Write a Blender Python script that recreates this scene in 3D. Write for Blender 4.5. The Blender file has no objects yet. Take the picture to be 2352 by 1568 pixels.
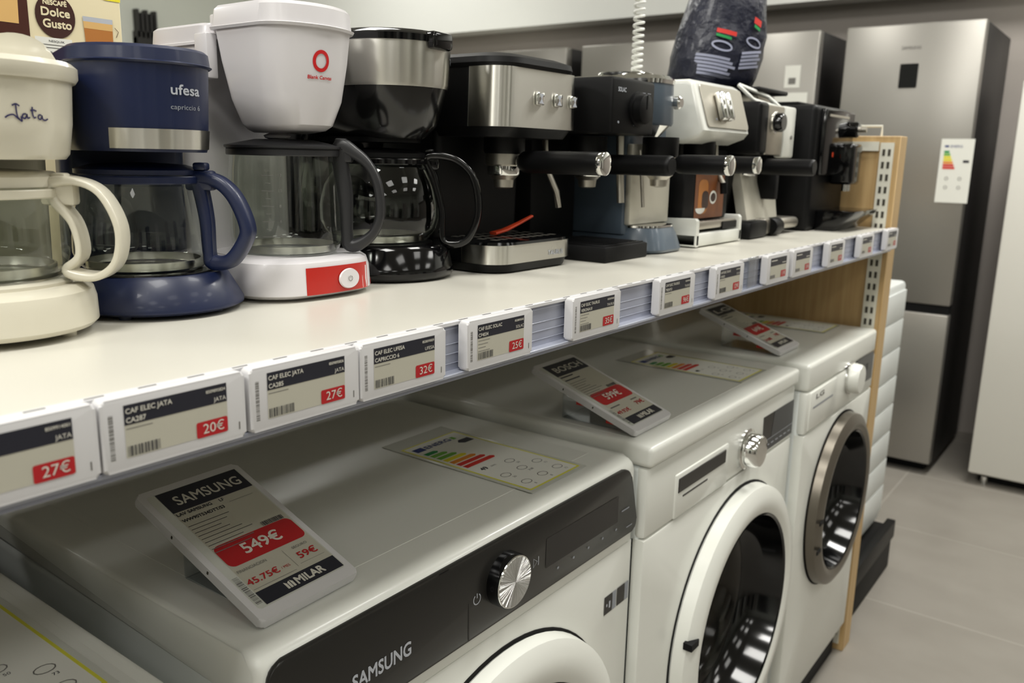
import bpy, bmesh, math, random
from mathutils import Matrix, Vector
random.seed(7)
S = bpy.context.scene
COL = S.collection
PI = math.pi
ZS = 1.1044          # top of the display shelf

# ------------------------------------------------------------------ materials
def lin(c):
    return tuple((x/255/12.92) if x/255 <= .04045 else ((x/255+.055)/1.055)**2.4 for x in c)

def mat(name, rgb, rough=.45, metal=0., spec=.5, coat=0., noise=0., nscale=30, bump=0., aniso=0.):
    m = bpy.data.materials.new(name); m.use_nodes = True
    nt = m.node_tree; b = nt.nodes['Principled BSDF']
    c = (*lin(rgb), 1)
    b.inputs['Base Color'].default_value = c
    b.inputs['Roughness'].default_value = rough
    b.inputs['Metallic'].default_value = metal
    b.inputs['Specular IOR Level'].default_value = spec
    b.inputs['Coat Weight'].default_value = coat
    b.inputs['Coat Roughness'].default_value = .08
    if aniso:                       # horizontally brushed: highlights stretch vertically
        b.inputs['Anisotropic'].default_value = aniso
        tg = nt.nodes.new('ShaderNodeTangent'); tg.direction_type = 'RADIAL'; tg.axis = 'Z'
        nt.links.new(tg.outputs[0], b.inputs['Tangent']); b.inputs['Anisotropic Rotation'].default_value = .25
    if noise or bump:
        tc = nt.nodes.new('ShaderNodeTexCoord'); n = nt.nodes.new('ShaderNodeTexNoise')
        n.inputs['Scale'].default_value = nscale; n.inputs['Detail'].default_value = 4
        nt.links.new(tc.outputs['Object'], n.inputs['Vector'])
        if noise:
            mx = nt.nodes.new('ShaderNodeMix'); mx.data_type = 'RGBA'
            mx.inputs[6].default_value = tuple(v*(1-noise) for v in c[:3]) + (1,)
            mx.inputs[7].default_value = tuple(min(1, v*(1+noise)) for v in c[:3]) + (1,)
            nt.links.new(n.outputs['Fac'], mx.inputs[0]); nt.links.new(mx.outputs[2], b.inputs['Base Color'])
        if bump:
            bp = nt.nodes.new('ShaderNodeBump'); bp.inputs['Strength'].default_value = bump
            bp.inputs['Distance'].default_value = .012 if bump >= 1 else .002
            nt.links.new(n.outputs['Fac'], bp.inputs['Height']); nt.links.new(bp.outputs['Normal'], b.inputs['Normal'])
    return m

def glassmat(name, tint=(245, 248, 244), refl=1.0, base=0.04):
    m = bpy.data.materials.new(name); m.use_nodes = True
    nt = m.node_tree; nt.nodes.clear()
    out = nt.nodes.new('ShaderNodeOutputMaterial')
    tr = nt.nodes.new('ShaderNodeBsdfTransparent'); tr.inputs[0].default_value = (*lin(tint), 1)
    gl = nt.nodes.new('ShaderNodeBsdfGlossy'); gl.inputs['Roughness'].default_value = .02
    gl.inputs[0].default_value = (1, 1, 1, 1)
    lw = nt.nodes.new('ShaderNodeLayerWeight'); lw.inputs[0].default_value = .5
    fr = nt.nodes.new('ShaderNodeMath'); fr.operation = 'POWER'; fr.inputs[1].default_value = 4.
    nt.links.new(lw.outputs['Facing'], fr.inputs[0])
    mul = nt.nodes.new('ShaderNodeMath'); mul.operation = 'MULTIPLY_ADD'; mul.use_clamp = True
    mul.inputs[1].default_value = refl; mul.inputs[2].default_value = base
    mx = nt.nodes.new('ShaderNodeMixShader')
    nt.links.new(fr.outputs[0], mul.inputs[0]); nt.links.new(mul.outputs[0], mx.inputs[0])
    nt.links.new(tr.outputs[0], mx.inputs[1]); nt.links.new(gl.outputs[0], mx.inputs[2])
    nt.links.new(mx.outputs[0], out.inputs[0])
    return m

M = {}
def defm(k, *a, **kw): M[k] = mat(k.replace('_', ' '), *a, **kw)
defm('cream_plastic', (206, 201, 184), .28, coat=.35)
defm('navy_plastic', (16, 27, 60), .38, coat=.1)
defm('white_plastic', (212, 209, 211), .3, coat=.2)
defm('black_gloss', (7, 7, 8), .10, spec=.45)
defm('black_plastic', (7, 7, 8), .45, spec=.2)
defm('black_matt', (11, 11, 12), .6, spec=.2)
defm('black_smoke', (20, 20, 20), .15)
defm('dark_grey_handle', (34, 34, 36), .4)
defm('steel', (200, 198, 190), .30, metal=1, aniso=.92)
defm('steel_satin', (190, 185, 174), .38, metal=1)
defm('backplate', (206, 202, 188), .42, metal=.35)
defm('chrome', (225, 225, 222), .07, metal=1)
defm('slate_plastic', (78, 90, 102), .35, coat=.2)
defm('red_print', (196, 28, 30), .4)
defm('red_panel', (178, 30, 20), .3, coat=.2)
defm('orange_plastic', (190, 62, 30), .4)
defm('enamel', (222, 223, 216), .3, coat=.25)
defm('enamel_side', (218, 222, 220), .35)
defm('panel_black', (34, 33, 31), .28, spec=.35)
defm('display_black', (14, 14, 16), .12)
defm('display_grey', (50, 53, 57), .3)
defm('shelf_laminate', (205, 202, 191), .32, noise=.02, nscale=6)
defm('shelf_underside', (214, 212, 205), .5)
defm('rail_plastic', (160, 164, 180), .25, coat=.3)
defm('rail_clear', (172, 176, 191), .15, coat=.4)
defm('tag_white', (212, 211, 212), .4)
defm('ink_screen', (186, 183, 168), .42)
defm('ink_dark', (32, 33, 44), .4)
defm('ink_grey', (112, 110, 106), .5)
defm('ink_red', (176, 28, 34), .4)
defm('ink_light', (212, 209, 198), .45)
defm('paper_white', (226, 226, 218), .6)
defm('film', (206, 208, 200), .12, coat=.4)
defm('yellow_print', (218, 214, 70), .5)
defm('label_green_dark', (20, 140, 70), .5)
defm('label_green', (110, 175, 60), .5)
defm('label_yellow', (228, 214, 40), .5)
defm('label_orange', (226, 140, 40), .5)
defm('label_red', (205, 45, 35), .5)
defm('label_blue', (30, 50, 120), .5)
defm('jata_ink', (44, 40, 84), .4)
defm('silver_print', (178, 182, 190), .35)
defm('grey_print', (140, 144, 152), .4)
defm('box_brown', (66, 26, 14), .35)
defm('box_cream', (226, 214, 178), .4)
defm('logo_brown', (58, 26, 18), .35)
defm('coffee', (176, 112, 48), .4)
defm('coffee_foam', (214, 172, 106), .5)
defm('picture_brown', (120, 70, 36), .4)
defm('picture_dark', (50, 28, 18), .4)
defm('dark_trim', (26, 24, 23), .35)
defm('fridge_steel', (154, 151, 145), .34, metal=.75)
defm('fridge_side', (26, 24, 24), .5)
defm('fridge_white', (214, 212, 204), .4)
defm('door_bronze', (104, 98, 88), .3, metal=.6)
defm('drum_grey', (176, 172, 164), .5, metal=.2)
defm('wall_grey', (158, 151, 145), .8, noise=.03, nscale=2)
defm('wall_white', (236, 237, 232), .8)
defm('wall_dim', (205, 208, 198), .8)
defm('ceiling_white', (222, 222, 216), .9)
defm('bag_navy', (20, 23, 42), .38, coat=.1, nscale=22, bump=1.)
defm('bag_print', (150, 154, 176), .45)
defm('cable_white', (220, 220, 214), .4)
defm('upright_white', (222, 220, 206), .45)
defm('slot_dark', (60, 56, 46), .7)
M['glass'] = glassmat('carafe glass')
M['glass_dark'] = glassmat('smoked door glass', (168, 164, 156), 1.1, .30)
M['clear'] = glassmat('clear plastic', (235, 238, 240), 1., .05)

def wood(name, c1, c2, axis_scale=(60, 60, 3)):
    m = mat(name, c1, .5); nt = m.node_tree; b = nt.nodes['Principled BSDF']
    tc = nt.nodes.new('ShaderNodeTexCoord'); mp = nt.nodes.new('ShaderNodeMapping')
    mp.inputs['Scale'].default_value = axis_scale
    n = nt.nodes.new('ShaderNodeTexNoise'); n.inputs['Scale'].default_value = 1.4; n.inputs['Detail'].default_value = 6
    n.inputs['Roughness'].default_value = .6
    cr = nt.nodes.new('ShaderNodeValToRGB')
    cr.color_ramp.elements[0].position = .3; cr.color_ramp.elements[0].color = (*lin(c2), 1)
    cr.color_ramp.elements[1].position = .7; cr.color_ramp.elements[1].color = (*lin(c1), 1)
    nt.links.new(tc.outputs['Object'], mp.inputs[0]); nt.links.new(mp.outputs[0], n.inputs['Vector'])
    nt.links.new(n.outputs['Fac'], cr.inputs[0]); nt.links.new(cr.outputs[0], b.inputs['Base Color'])
    return m
M['oak'] = wood('light oak laminate', (196, 166, 118), (176, 144, 96))

def floor_mat():
    m = mat('greige plank tiles', (150, 144, 134), .38); nt = m.node_tree; b = nt.nodes['Principled BSDF']
    tc = nt.nodes.new('ShaderNodeTexCoord'); mp = nt.nodes.new('ShaderNodeMapping')
    mp.inputs['Location'].default_value = (.52, 1.02, 0); 
    br = nt.nodes.new('ShaderNodeTexBrick')
    br.inputs['Color1'].default_value = (*lin((143, 138, 130)), 1); br.inputs['Color2'].default_value = (*lin((140, 135, 127)), 1)
    br.inputs['Mortar'].default_value = (*lin((160, 155, 147)), 1)
    br.inputs['Scale'].default_value = 1; br.inputs['Mortar Size'].default_value = .003
    br.inputs['Brick Width'].default_value = .6; br.inputs['Row Height'].default_value = 1.2; br.offset = 0
    n = nt.nodes.new('ShaderNodeTexNoise'); n.inputs['Scale'].default_value = 1.; n.inputs['Detail'].default_value = 8
    mp2 = nt.nodes.new('ShaderNodeMapping'); mp2.inputs['Scale'].default_value = (8, 5, 1)
    mx = nt.nodes.new('ShaderNodeMix'); mx.data_type = 'RGBA'; mx.blend_type = 'MULTIPLY'; mx.inputs[0].default_value = .22
    cr = nt.nodes.new('ShaderNodeValToRGB')
    cr.color_ramp.elements[0].position = .35; cr.color_ramp.elements[0].color = (.6, .58, .55, 1)
    cr.color_ramp.elements[1].position = .65; cr.color_ramp.elements[1].color = (1, 1, 1, 1)
    L = nt.links.new
    L(tc.outputs['Object'], mp.inputs[0]); L(mp.outputs[0], br.inputs['Vector'])
    L(tc.outputs['Object'], mp2.inputs[0]); L(mp2.outputs[0], n.inputs['Vector']); L(n.outputs['Fac'], cr.inputs[0])
    L(br.outputs['Color'], mx.inputs[6]); L(cr.outputs[0], mx.inputs[7]); L(mx.outputs[2], b.inputs['Base Color'])
    return m
M['floor'] = floor_mat()

def knob_mat():                      # spun aluminium, radial anisotropy
    m = mat('spun aluminium', (196, 196, 194), .24, metal=1); nt = m.node_tree; b = nt.nodes['Principled BSDF']
    b.inputs['Anisotropic'].default_value = .95; b.inputs['Anisotropic Rotation'].default_value = .25
    tg = nt.nodes.new('ShaderNodeTangent'); tg.direction_type = 'RADIAL'; tg.axis = 'Y'
    nt.links.new(tg.outputs[0], b.inputs['Tangent'])
    tc = nt.nodes.new('ShaderNodeTexCoord'); sp = nt.nodes.new('ShaderNodeSeparateXYZ'); at = nt.nodes.new('ShaderNodeMath'); at.operation = 'ARCTAN2'
    n = nt.nodes.new('ShaderNodeTexNoise'); n.noise_dimensions = '1D'; n.inputs['Scale'].default_value = 5.; n.inputs['Detail'].default_value = 3
    bp = nt.nodes.new('ShaderNodeBump'); bp.inputs['Strength'].default_value = 1.; bp.inputs['Distance'].default_value = .02
    L = nt.links.new
    L(tc.outputs['Object'], sp.inputs[0]); L(sp.outputs['Z'], at.inputs[0]); L(sp.outputs['X'], at.inputs[1]); L(at.outputs[0], n.inputs['W'])
    L(n.outputs['Fac'], bp.inputs['Height']); L(bp.outputs['Normal'], b.inputs['Normal'])
    return m
M['spun'] = knob_mat()

# ------------------------------------------------------------------ mesh builder
_txt = {}
def text_geo(s):
    k = s
    if k in _txt: return _txt[k]
    cu = bpy.data.curves.new('t', 'FONT'); cu.body = s; cu.size = 1; cu.resolution_u = 3
    ob = bpy.data.objects.new('t', cu); COL.objects.link(ob)
    dg = bpy.context.evaluated_depsgraph_get(); dg.update()
    me = bpy.data.meshes.new_from_object(ob.evaluated_get(dg))
    vs = [(v.co.x, v.co.y) for v in me.vertices]; fs = [tuple(p.vertices) for p in me.polygons]
    bpy.data.objects.remove(ob); bpy.data.curves.remove(cu); bpy.data.meshes.remove(me)
    if vs:
        x0 = min(v[0] for v in vs); x1 = max(v[0] for v in vs); y0 = min(v[1] for v in vs); y1 = max(v[1] for v in vs)
    else: x0 = x1 = y0 = y1 = 0
    _txt[k] = (vs, fs, x0, x1, y0, y1); return _txt[k]

def rrect(x0, x1, y0, y1, r, n=5):
    if r <= 0: return [(x0, y0), (x1, y0), (x1, y1), (x0, y1)]
    P = []
    for cx, cy, a in ((x1-r, y0+r, -PI/2), (x1-r, y1-r, 0), (x0+r, y1-r, PI/2), (x0+r, y0+r, PI)):
        for i in range(n+1):
            t = a + PI/2*i/n; P.append((cx+r*math.cos(t), cy+r*math.sin(t)))
    return P

def circ(cx, cy, r, n=32): return [(cx+r*math.cos(2*PI*i/n), cy+r*math.sin(2*PI*i/n)) for i in range(n)]

class MB:
    def __init__(s): s.v = []; s.f = []; s.mi = []; s.mats = []
    def add(s, mt, vs, fs, X=None):
        mt = M[mt] if isinstance(mt, str) else mt
        if mt not in s.mats: s.mats.append(mt)
        k = s.mats.index(mt); o = len(s.v)
        for v in vs:
            v = Vector(v); s.v.append(X @ v if X is not None else v)
        for f in fs: s.f.append(tuple(i+o for i in f)); s.mi.append(k)
        return s
    def _bm(s, mt, bm, X):
        bm.verts.index_update()
        s.add(mt, [v.co.copy() for v in bm.verts], [tuple(v.index for v in f.verts) for f in bm.faces], X); bm.free(); return s
    def box(s, mt, x0, x1, y0, y1, z0, z1, b=0, seg=2, X=None):
        bm = bmesh.new(); bmesh.ops.create_cube(bm, size=1)
        for v in bm.verts:
            v.co = Vector((x0+(v.co.x+.5)*(x1-x0), y0+(v.co.y+.5)*(y1-y0), z0+(v.co.z+.5)*(z1-z0)))
        if b: bmesh.ops.bevel(bm, geom=bm.edges[:], offset=b, segments=seg, profile=.5, affect='EDGES')
        return s._bm(mt, bm, X)
    def prism(s, mt, poly, z0, z1, b=0, seg=2, X=None):
        bm = bmesh.new()
        lo = [bm.verts.new((p[0], p[1], z0)) for p in poly]; hi = [bm.verts.new((p[0], p[1], z1)) for p in poly]
        n = len(poly); bm.faces.new(lo[::-1]); bm.faces.new(hi)
        for i in range(n): bm.faces.new((lo[i], lo[(i+1) % n], hi[(i+1) % n], hi[i]))
        if b:
            es = [e for e in bm.edges if abs(e.verts[0].co.z-e.verts[1].co.z) < 1e-9]
            bmesh.ops.bevel(bm, geom=es, offset=b, segments=seg, profile=.5, affect='EDGES')
        return s._bm(mt, bm, X)
    def flat(s, mt, poly, z=0, X=None):
        return s.add(mt, [(p[0], p[1], z) for p in poly], [tuple(range(len(poly)))], X)
    def rect(s, mt, x0, x1, y0, y1, z=0, r=0, X=None): return s.flat(mt, rrect(x0, x1, y0, y1, r), z, X)
    def loft(s, mt, loops, X=None, cap=(1, 1)):
        n = len(loops[0]); vs = [p for L in loops for p in L]; fs = []
        for k in range(len(loops)-1):
            for i in range(n):
                j = (i+1) % n; fs.append((k*n+i, k*n+j, (k+1)*n+j, (k+1)*n+i))
        if cap[0]: fs.append(tuple(range(n))[::-1])
        if cap[1]: fs.append(tuple((len(loops)-1)*n+i for i in range(n)))
        return s.add(mt, vs, fs, X)
    def lathe(s, mt, prof, n=40, X=None, cap=(1, 1)):
        return s.loft(mt, [[(r*math.cos(2*PI*i/n), r*math.sin(2*PI*i/n), z) for i in range(n)] for r, z in prof], X, cap)
    def sweep(s, mt, path, side, w, t, closed=False, X=None, rnd=.35):
        """rounded-rectangle section: w along fixed 'side', t in the plane of the path (w, t may be lists)"""
        side = Vector(side).normalized(); P = [Vector(p) for p in path]; n = len(P); loops = []
        for i in range(n):
            a = P[(i-1) % n] if closed or i else P[0]; b = P[(i+1) % n] if closed or i < n-1 else P[-1]
            tg = (b-a).normalized(); nm = tg.cross(side).normalized()
            ww = w[i] if isinstance(w, (list, tuple)) else w; tt = t[i] if isinstance(t, (list, tuple)) else t
            sec = rrect(-ww/2, ww/2, -tt/2, tt/2, min(ww, tt)*rnd, 3)
            loops.append([P[i]+side*u+nm*v for u, v in sec])
        if closed: loops.append(loops[0])
        return s.loft(mt, loops, X, (not closed, not closed))
    def tube(s, mt, path, r, n=10, X=None):
        P = [Vector(p) for p in path]; loops = []; up = Vector((.13, .21, 1)).normalized()
        for i in range(len(P)):
            tg = (P[min(i+1, len(P)-1)]-P[max(i-1, 0)]).normalized()
            a = tg.cross(up); a = a.normalized() if a.length > 1e-4 else Vector((1, 0, 0)); b = tg.cross(a).normalized()
            rr = r[i] if isinstance(r, (list, tuple)) else r
            loops.append([P[i]+a*rr*math.cos(2*PI*k/n)+b*rr*math.sin(2*PI*k/n) for k in range(n)])
        return s.loft(mt, loops, X)
    def text(s, mt, st, x, y, h, z=0, al='C', w=None, bold=0., X=None, fn=None, shear=0.):
        """h = cap height in metres, w = forced width; fn maps (x, y) to a surface point"""
        if bold > .003:
            for i, (dx, dy) in enumerate(((bold, 0), (0, bold), (bold, bold), (bold*.5, -bold*.4))):
                e = .00003*(i+1)
                f2 = (lambda a_, b_, e=e, fn=fn: tuple(c*(1+e*12) if j < 2 else c for j, c in enumerate(fn(a_, b_)))) if fn else None
                s.text(mt, st, x+dx*h, y+dy*h, h, z+e, al, w, 0., X, f2, shear)
        vs, fs, x0, x1, y0, y1 = text_geo(st)
        if not vs: return s
        k = h/.73; kx = (w/(x1-x0)) if w else k
        ax = {'C': (x0+x1)/2, 'L': x0, 'R': x1}[al]
        pts = [(x+(a-ax)*kx+shear*b*k, y+b*k) for a, b in vs]
        V = [fn(*p) for p in pts] if fn else [(p[0], p[1], z) for p in pts]
        return s.add(mt, V, fs, X)
    def stroke(s, mt, pts, wd, z=0, X=None, fn=None, closed=False):
        P = [Vector((p[0], p[1])) for p in pts]; n = len(P); V = []; F = []
        for i in range(n):
            a = P[(i-1) % n] if closed or i else P[0]; b = P[(i+1) % n] if closed or i < n-1 else P[-1]
            d = (b-a).normalized(); q = Vector((-d.y, d.x))*wd/2
            for p in (P[i]+q, P[i]-q): V.append(fn(p.x, p.y) if fn else (p.x, p.y, z))
        for i in range(n if closed else n-1):
            j = (i+1) % n; F.append((2*i, 2*i+1, 2*j+1, 2*j))
        return s.add(mt, V, F, X)
    def build(s, name, parent=None, smooth=38):
        me = bpy.data.meshes.new(name)
        me.from_pydata([tuple(v) for v in s.v], [], s.f)
        for m_ in s.mats: me.materials.append(m_)
        me.polygons.foreach_set('material_index', s.mi)
        me.polygons.foreach_set('use_smooth', [True]*len(s.f))
        me.update(); me.validate()
        me.set_sharp_from_angle(angle=math.radians(smooth))
        o = bpy.data.objects.new(name, me); COL.objects.link(o)
        if parent is not None: o.parent = parent
        return o

def thing(name, label, cat, loc=(0, 0, 0), rz=0, group=None):
    o = bpy.data.objects.new(name, None); COL.objects.link(o); o.location = loc; o.rotation_euler = (0, 0, rz)
    o.empty_display_size = .05
    o['label'] = label; o['category'] = cat
    if group: o['group'] = group
    return o
def tag(o, label, cat, group=None):
    o['label'] = label; o['category'] = cat
    if group: o['group'] = group
    return o
def struct(o): o['kind'] = 'structure'; return o
def FR(x, y, z, rz=0, tilt=0):
    """text plane standing upright, facing -y, rotated rz about z, tilt leans its top back"""
    return Matrix.Translation((x, y, z)) @ Matrix.Rotation(rz, 4, 'Z') @ Matrix.Rotation(PI/2-tilt, 4, 'X')
def TP(x, y, z, rz=0): return Matrix.Translation((x, y, z)) @ Matrix.Rotation(rz, 4, 'Z')
def YAX(x, y, z): return Matrix.Translation((x, y, z)) @ Matrix.Rotation(PI/2, 4, 'X')   # lathe axis towards -y

# outline of a machine seen from above: front towards -y, bulged front, rounded corners
def outl(rx, yf, yb, rf, rb, bulge=0., n=8):
    rf = min(rf, rx-1e-4, (yb-yf)/2); rb = min(rb, rx-1e-4, (yb-yf)/2); R_ = []
    m = 4
    for i in range(m): R_.append(((rx-rf)*i/m, yf))
    for i in range(n+1):
        t = -PI/2+PI/2*i/n; R_.append((rx-rf+rf*math.cos(t), yf+rf+rf*math.sin(t)))
    for i in range(n+1):
        t = PI/2*i/n; R_.append((rx-rb+rb*math.cos(t), yb-rb+rb*math.sin(t)))
    R_.append((0, yb))
    if bulge:
        R_ = [(x, y-bulge*(1-(x/rx)**2)*max(0, min(1, (yf+rf-y)/rf))) for x, y in R_]
    L = [(-x, y) for x, y in R_[1:-1]][::-1]
    return R_+L
class Body:
    """stack of outlines; secs = [(z, rx, yf, yb, rf, rb, bulge), ...]"""
    def __init__(s, secs): s.secs = [(*c, *([0]*(7-len(c)))) for c in secs]
    def put(s, mb, mt, X=None, cap=(1, 1)):
        mb.loft(mt, [[(x, y, c[0]) for x, y in outl(*c[1:])] for c in s.secs], X, cap); return s
    def at(s, off=.0004):
        def f(u, z):
            c = s.secs
            k = 0
            while k < len(c)-2 and z > c[k+1][0]: k += 1
            t = (z-c[k][0])/(c[k+1][0]-c[k][0]); t = max(0, min(1, t))
            q = [c[k][i]*(1-t)+c[k+1][i]*t for i in range(1, 7)]
            o = outl(*q); sg = 1 if u >= 0 else -1; d = abs(u); i = 0
            while True:
                a, b = o[i], o[i+1]; L = math.hypot(b[0]-a[0], b[1]-a[1])
                if d <= L or i > 30: break
                d -= L; i += 1
            tx, ty = (b[0]-a[0])/L, (b[1]-a[1])/L
            x, y = a[0]+tx*d, a[1]+ty*d
            nx, ny = ty, -tx
            return (sg*(x+nx*off), y+ny*off, z)
        return f

def power_icon(mb, mt, cx, cy, r, wd, X=None, fn=None, z=0):
    mb.stroke(mt, [(cx+r*math.sin(a), cy+r*math.cos(a)) for a in [.6+i*(2*PI-1.2)/14 for i in range(15)]], wd, z, X, fn)
    mb.stroke(mt, [(cx, cy+r*.2), (cx, cy+r*1.15)], wd, z, X, fn)

# ================================================================== ROOM
def room():
    X0, X1, Y0, Y1, H = -4.5, 4.45, -5., 5.2, 3.1
    mb = MB(); mb.box('floor', X0, X1, Y0, Y1, -.05, 0); struct(mb.build('floor'))
    mb = MB(); mb.box('ceiling_white', X0, X1, Y0, Y1, H, H+.05); struct(mb.build('ceiling'))
    mb = MB(); mb.box('wall_grey', X1, X1+.1, Y0, Y1, 0, H)
    mb.box('wall_white', X1-.16, X1-.001, Y0, Y1, 2.0, H-.001); struct(mb.build('wall_right'))
    mb = MB(); mb.box('wall_dim', X0, X1, Y1, Y1+.1, 0, H); struct(mb.build('wall_back'))
    # unseen wall behind the camera; dark and pale blocks added to streak reflections
    mb = MB(); mb.box('wall_dim', X0, X1, Y0-.1, Y0, 0, H)
    for i in range(12):
        x = X0+.2+i*.75
        mb.box(('dark_trim', 'wall_grey', 'wall_white')[i % 3], x, x+.5, Y0+.002, Y0+.3, .1, 2.1 if i % 2 else 1.5)
    struct(mb.build('wall_front'))
    mb = MB(); mb.box('wall_dim', X0-.1, X0, Y0, Y1, 0, H)
    for i in range(10):  # dark and grey blocks out of view, also added for reflections
        y = Y0+.6+i*.95
        mb.box('dark_trim' if i % 2 else 'wall_grey', X0+.002, X0+.35, y, y+.5, .1, 2.)
    struct(mb.build('wall_left'))
    # dark comb-shaped bracket on the back wall
    mb = MB()
    for i in range(5): mb.box('dark_trim', 3.30+i*.032, 3.318+i*.032, Y1-.05, Y1-.001, 1.98, 2.16-.02*(i % 2))
    mb.box('dark_trim', 3.29, 3.46, Y1-.05, Y1-.001, 1.94, 2.02); mb.box('dark_trim', 3.29, 3.34, Y1-.06, Y1-.001, 1.5, 1.98)
    tag(mb.build('wall_bracket'), 'dark comb-topped bracket high on the far pale wall, left of the white coffee maker', 'bracket')
    mb = MB(); mb.box('wall_grey', 2.5, 3.15, Y1-.03, Y1-.001, 1.84, 1.87); mb.box('wall_white', 2.5, 3.15, Y1-.025, Y1-.001, 1.2, 1.84)
    tag(mb.build('wall_cabinet'), 'pale flat cabinet on the far wall with a grey top edge', 'cabinet')
    # ceiling LED panels (real area lights in a grid)
    for i, x in enumerate((-3.2, -1.6, 0., 1.6, 3.2)):
        for j, y in enumerate((-3.4, -2.1, -.45, 1.5, 3.4)):
            if (i+j) % 2 == 1 and y > 1: continue
            L = bpy.data.lights.new('ceiling_panel_light', 'AREA'); L.shape = 'RECTANGLE'; L.size = .6; L.size_y = .6
            L.energy = (4, 6, 24, 20, 14)[j]*(1.9 if x > 3 else 1.5 if x < -1 else 1); L.color = (1., .985, .935)
            o = bpy.data.objects.new('ceiling_panel_light', L); COL.objects.link(o); o.location = (x, y, H-.02)
room()

# ================================================================== BACKGROUND FRIDGES
def fridge(label, y0, y1, h=1.78, xf=3.68, split=.69, body='fridge_steel', side='fridge_side', depth=.62, group='fridges along the far wall', extras=None, name='fridge'):
    t = thing(name, label, 'fridge', (xf, y0, 0), 0, group); w = y1-y0
    mb = MB(); mb.box(side, .055, depth, 0.002, w-.002, .03, h, .004); mb.box('black_matt', .08, depth-.05, .03, w-.03, 0, .03)
    mb.build('body', t)
    mb = MB(); mb.box(body, 0, .052, 0, w, split+.018, h, .006); d = mb.build('door', t)
    mb = MB(); mb.box(body, 0, .052, 0, w, .05, split-.018, .006); mb.build('door', t)
    mb = MB(); mb.box('black_matt', .012, .056, .003, w-.003, split-.018, split+.018); mb.build('grip_gap', t)
    return t, d
XM = lambda x, y, z: Matrix.Translation((x, y, z)) @ Matrix.Rotation(-PI/2, 4, 'Z') @ Matrix.Rotation(PI/2, 4, 'X')   # print facing -x
t, d = fridge('tall steel fridge freezer with a black display and energy label, beyond the oak panel', .105, .605)
mb = MB(); mb.rect('display_black', -.033, .033, -.045, .045, .002, .003, X=XM(-.001, .25, 1.587)); mb.build('display', t)
mb = MB(); mb.text('ink_grey', 'SAMSUNG', 0, 0, .012, .001, w=.07, X=XM(-.001, .25, 1.686)); mb.build('brand_lettering', t)
def energy_small(w, h):
    mb = MB(); mb.rect('paper_white', -w/2, w/2, -h/2, h/2, .0004)
    mb.rect('label_blue', -w*.38, -w*.25, h*.37, h*.40, .0008); mb.text('label_blue', 'ENERG', -w*.2, h*.365, .010, .0008, al='L')
    for i, c in enumerate(('label_green_dark', 'label_green', 'label_yellow', 'label_yellow', 'label_orange', 'label_red', 'label_red')):
        mb.rect(c, -w*.38, -w*.22+i*.035*w, h*(.28-i*.042), h*(.315-i*.042), .0008)
    mb.rect('ink_dark', w*.22, w*.4, h*.13, h*.17, .0008)
    for i in range(4): mb.stroke('ink_grey', circ(-w*.22+(i % 2)*w*.4, -h*.12-(i//2)*h*.14, w*.05, 10), .002, .0008, closed=True)
    return mb
mb = energy_small(.115, .24)
for i in range(len(mb.v)): mb.v[i] = XM(-.0015, .045, 1.23) @ mb.v[i]
mb.build('energy_label', t)
t, d = fridge('dark steel fridge with two white stickers, left of the tall fridge freezer', .71, 1.235)
mb = MB(); mb.rect('paper_white', -.033, .033, -.045, .045, .001, X=XM(-.001, .10, 1.60))
mb.rect('ink_grey', -.015, .015, -.03, -.005, .002, X=XM(-.001, .10, 1.60)); mb.build('sticker', t)
mb = MB(); mb.rect('paper_white', -.07, .07, -.035, .035, .001, X=XM(-.001, .10, 1.50)); mb.build('sticker', t)
fridge('bright steel fridge behind the coiled cable, left of the coffee bag', 1.33, 1.86)
fridge('beige steel fridge behind the steel espresso machine', 1.95, 2.42)
fridge('white fridge farthest to the left along the far wall', 2.46, 2.98, 1.765, body='fridge_white', side='fridge_white')
t, d = fridge('white upright freezer on a small foot at the right edge', -.64, -.035, 1.56, 3.70, .60, 'fridge_white', 'fridge_white', .6, group=None)
mb = MB(); mb.lathe('chrome', [(.014, .0), (.014, .028)], 16, X=TP(.06, .55, 0)); mb.build('foot', t)
for o in list(t.children):
    if o.name.startswith(('grip_gap', 'door')): bpy.data.objects.remove(o)
mb = MB(); mb.box('fridge_white', 0, .052, 0, .605, .05, 1.56, .006); mb.build('door', t)

# white ribbed cabinet on a black plinth beyond the end panel
t = thing('white_cabinet', 'white ribbed cabinet just beyond the oak end panel, on a black plinth', 'cabinet', (2.24, .07, .16))
mb = MB(); mb.box('enamel_side', 0, .475, 0, .5, 0, .755, .012); mb.build('body', t)
for i in range(8):
    mb = MB(); mb.box('enamel_side', .002, .473, -.0035, .001, .03+i*.088, .03+i*.088+.084, .0015); mb.build('slat_panel', t)
mb = MB(); mb.box('black_matt', 2.225, 2.735, .03, .58, .0, .14, .004); mb.box('black_plastic', 2.225, 2.74, .024, .05, .10, .158, .003)
tag(mb.build('plinth'), 'low black plinth on the floor under the white ribbed cabinet', 'plinth')

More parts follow.
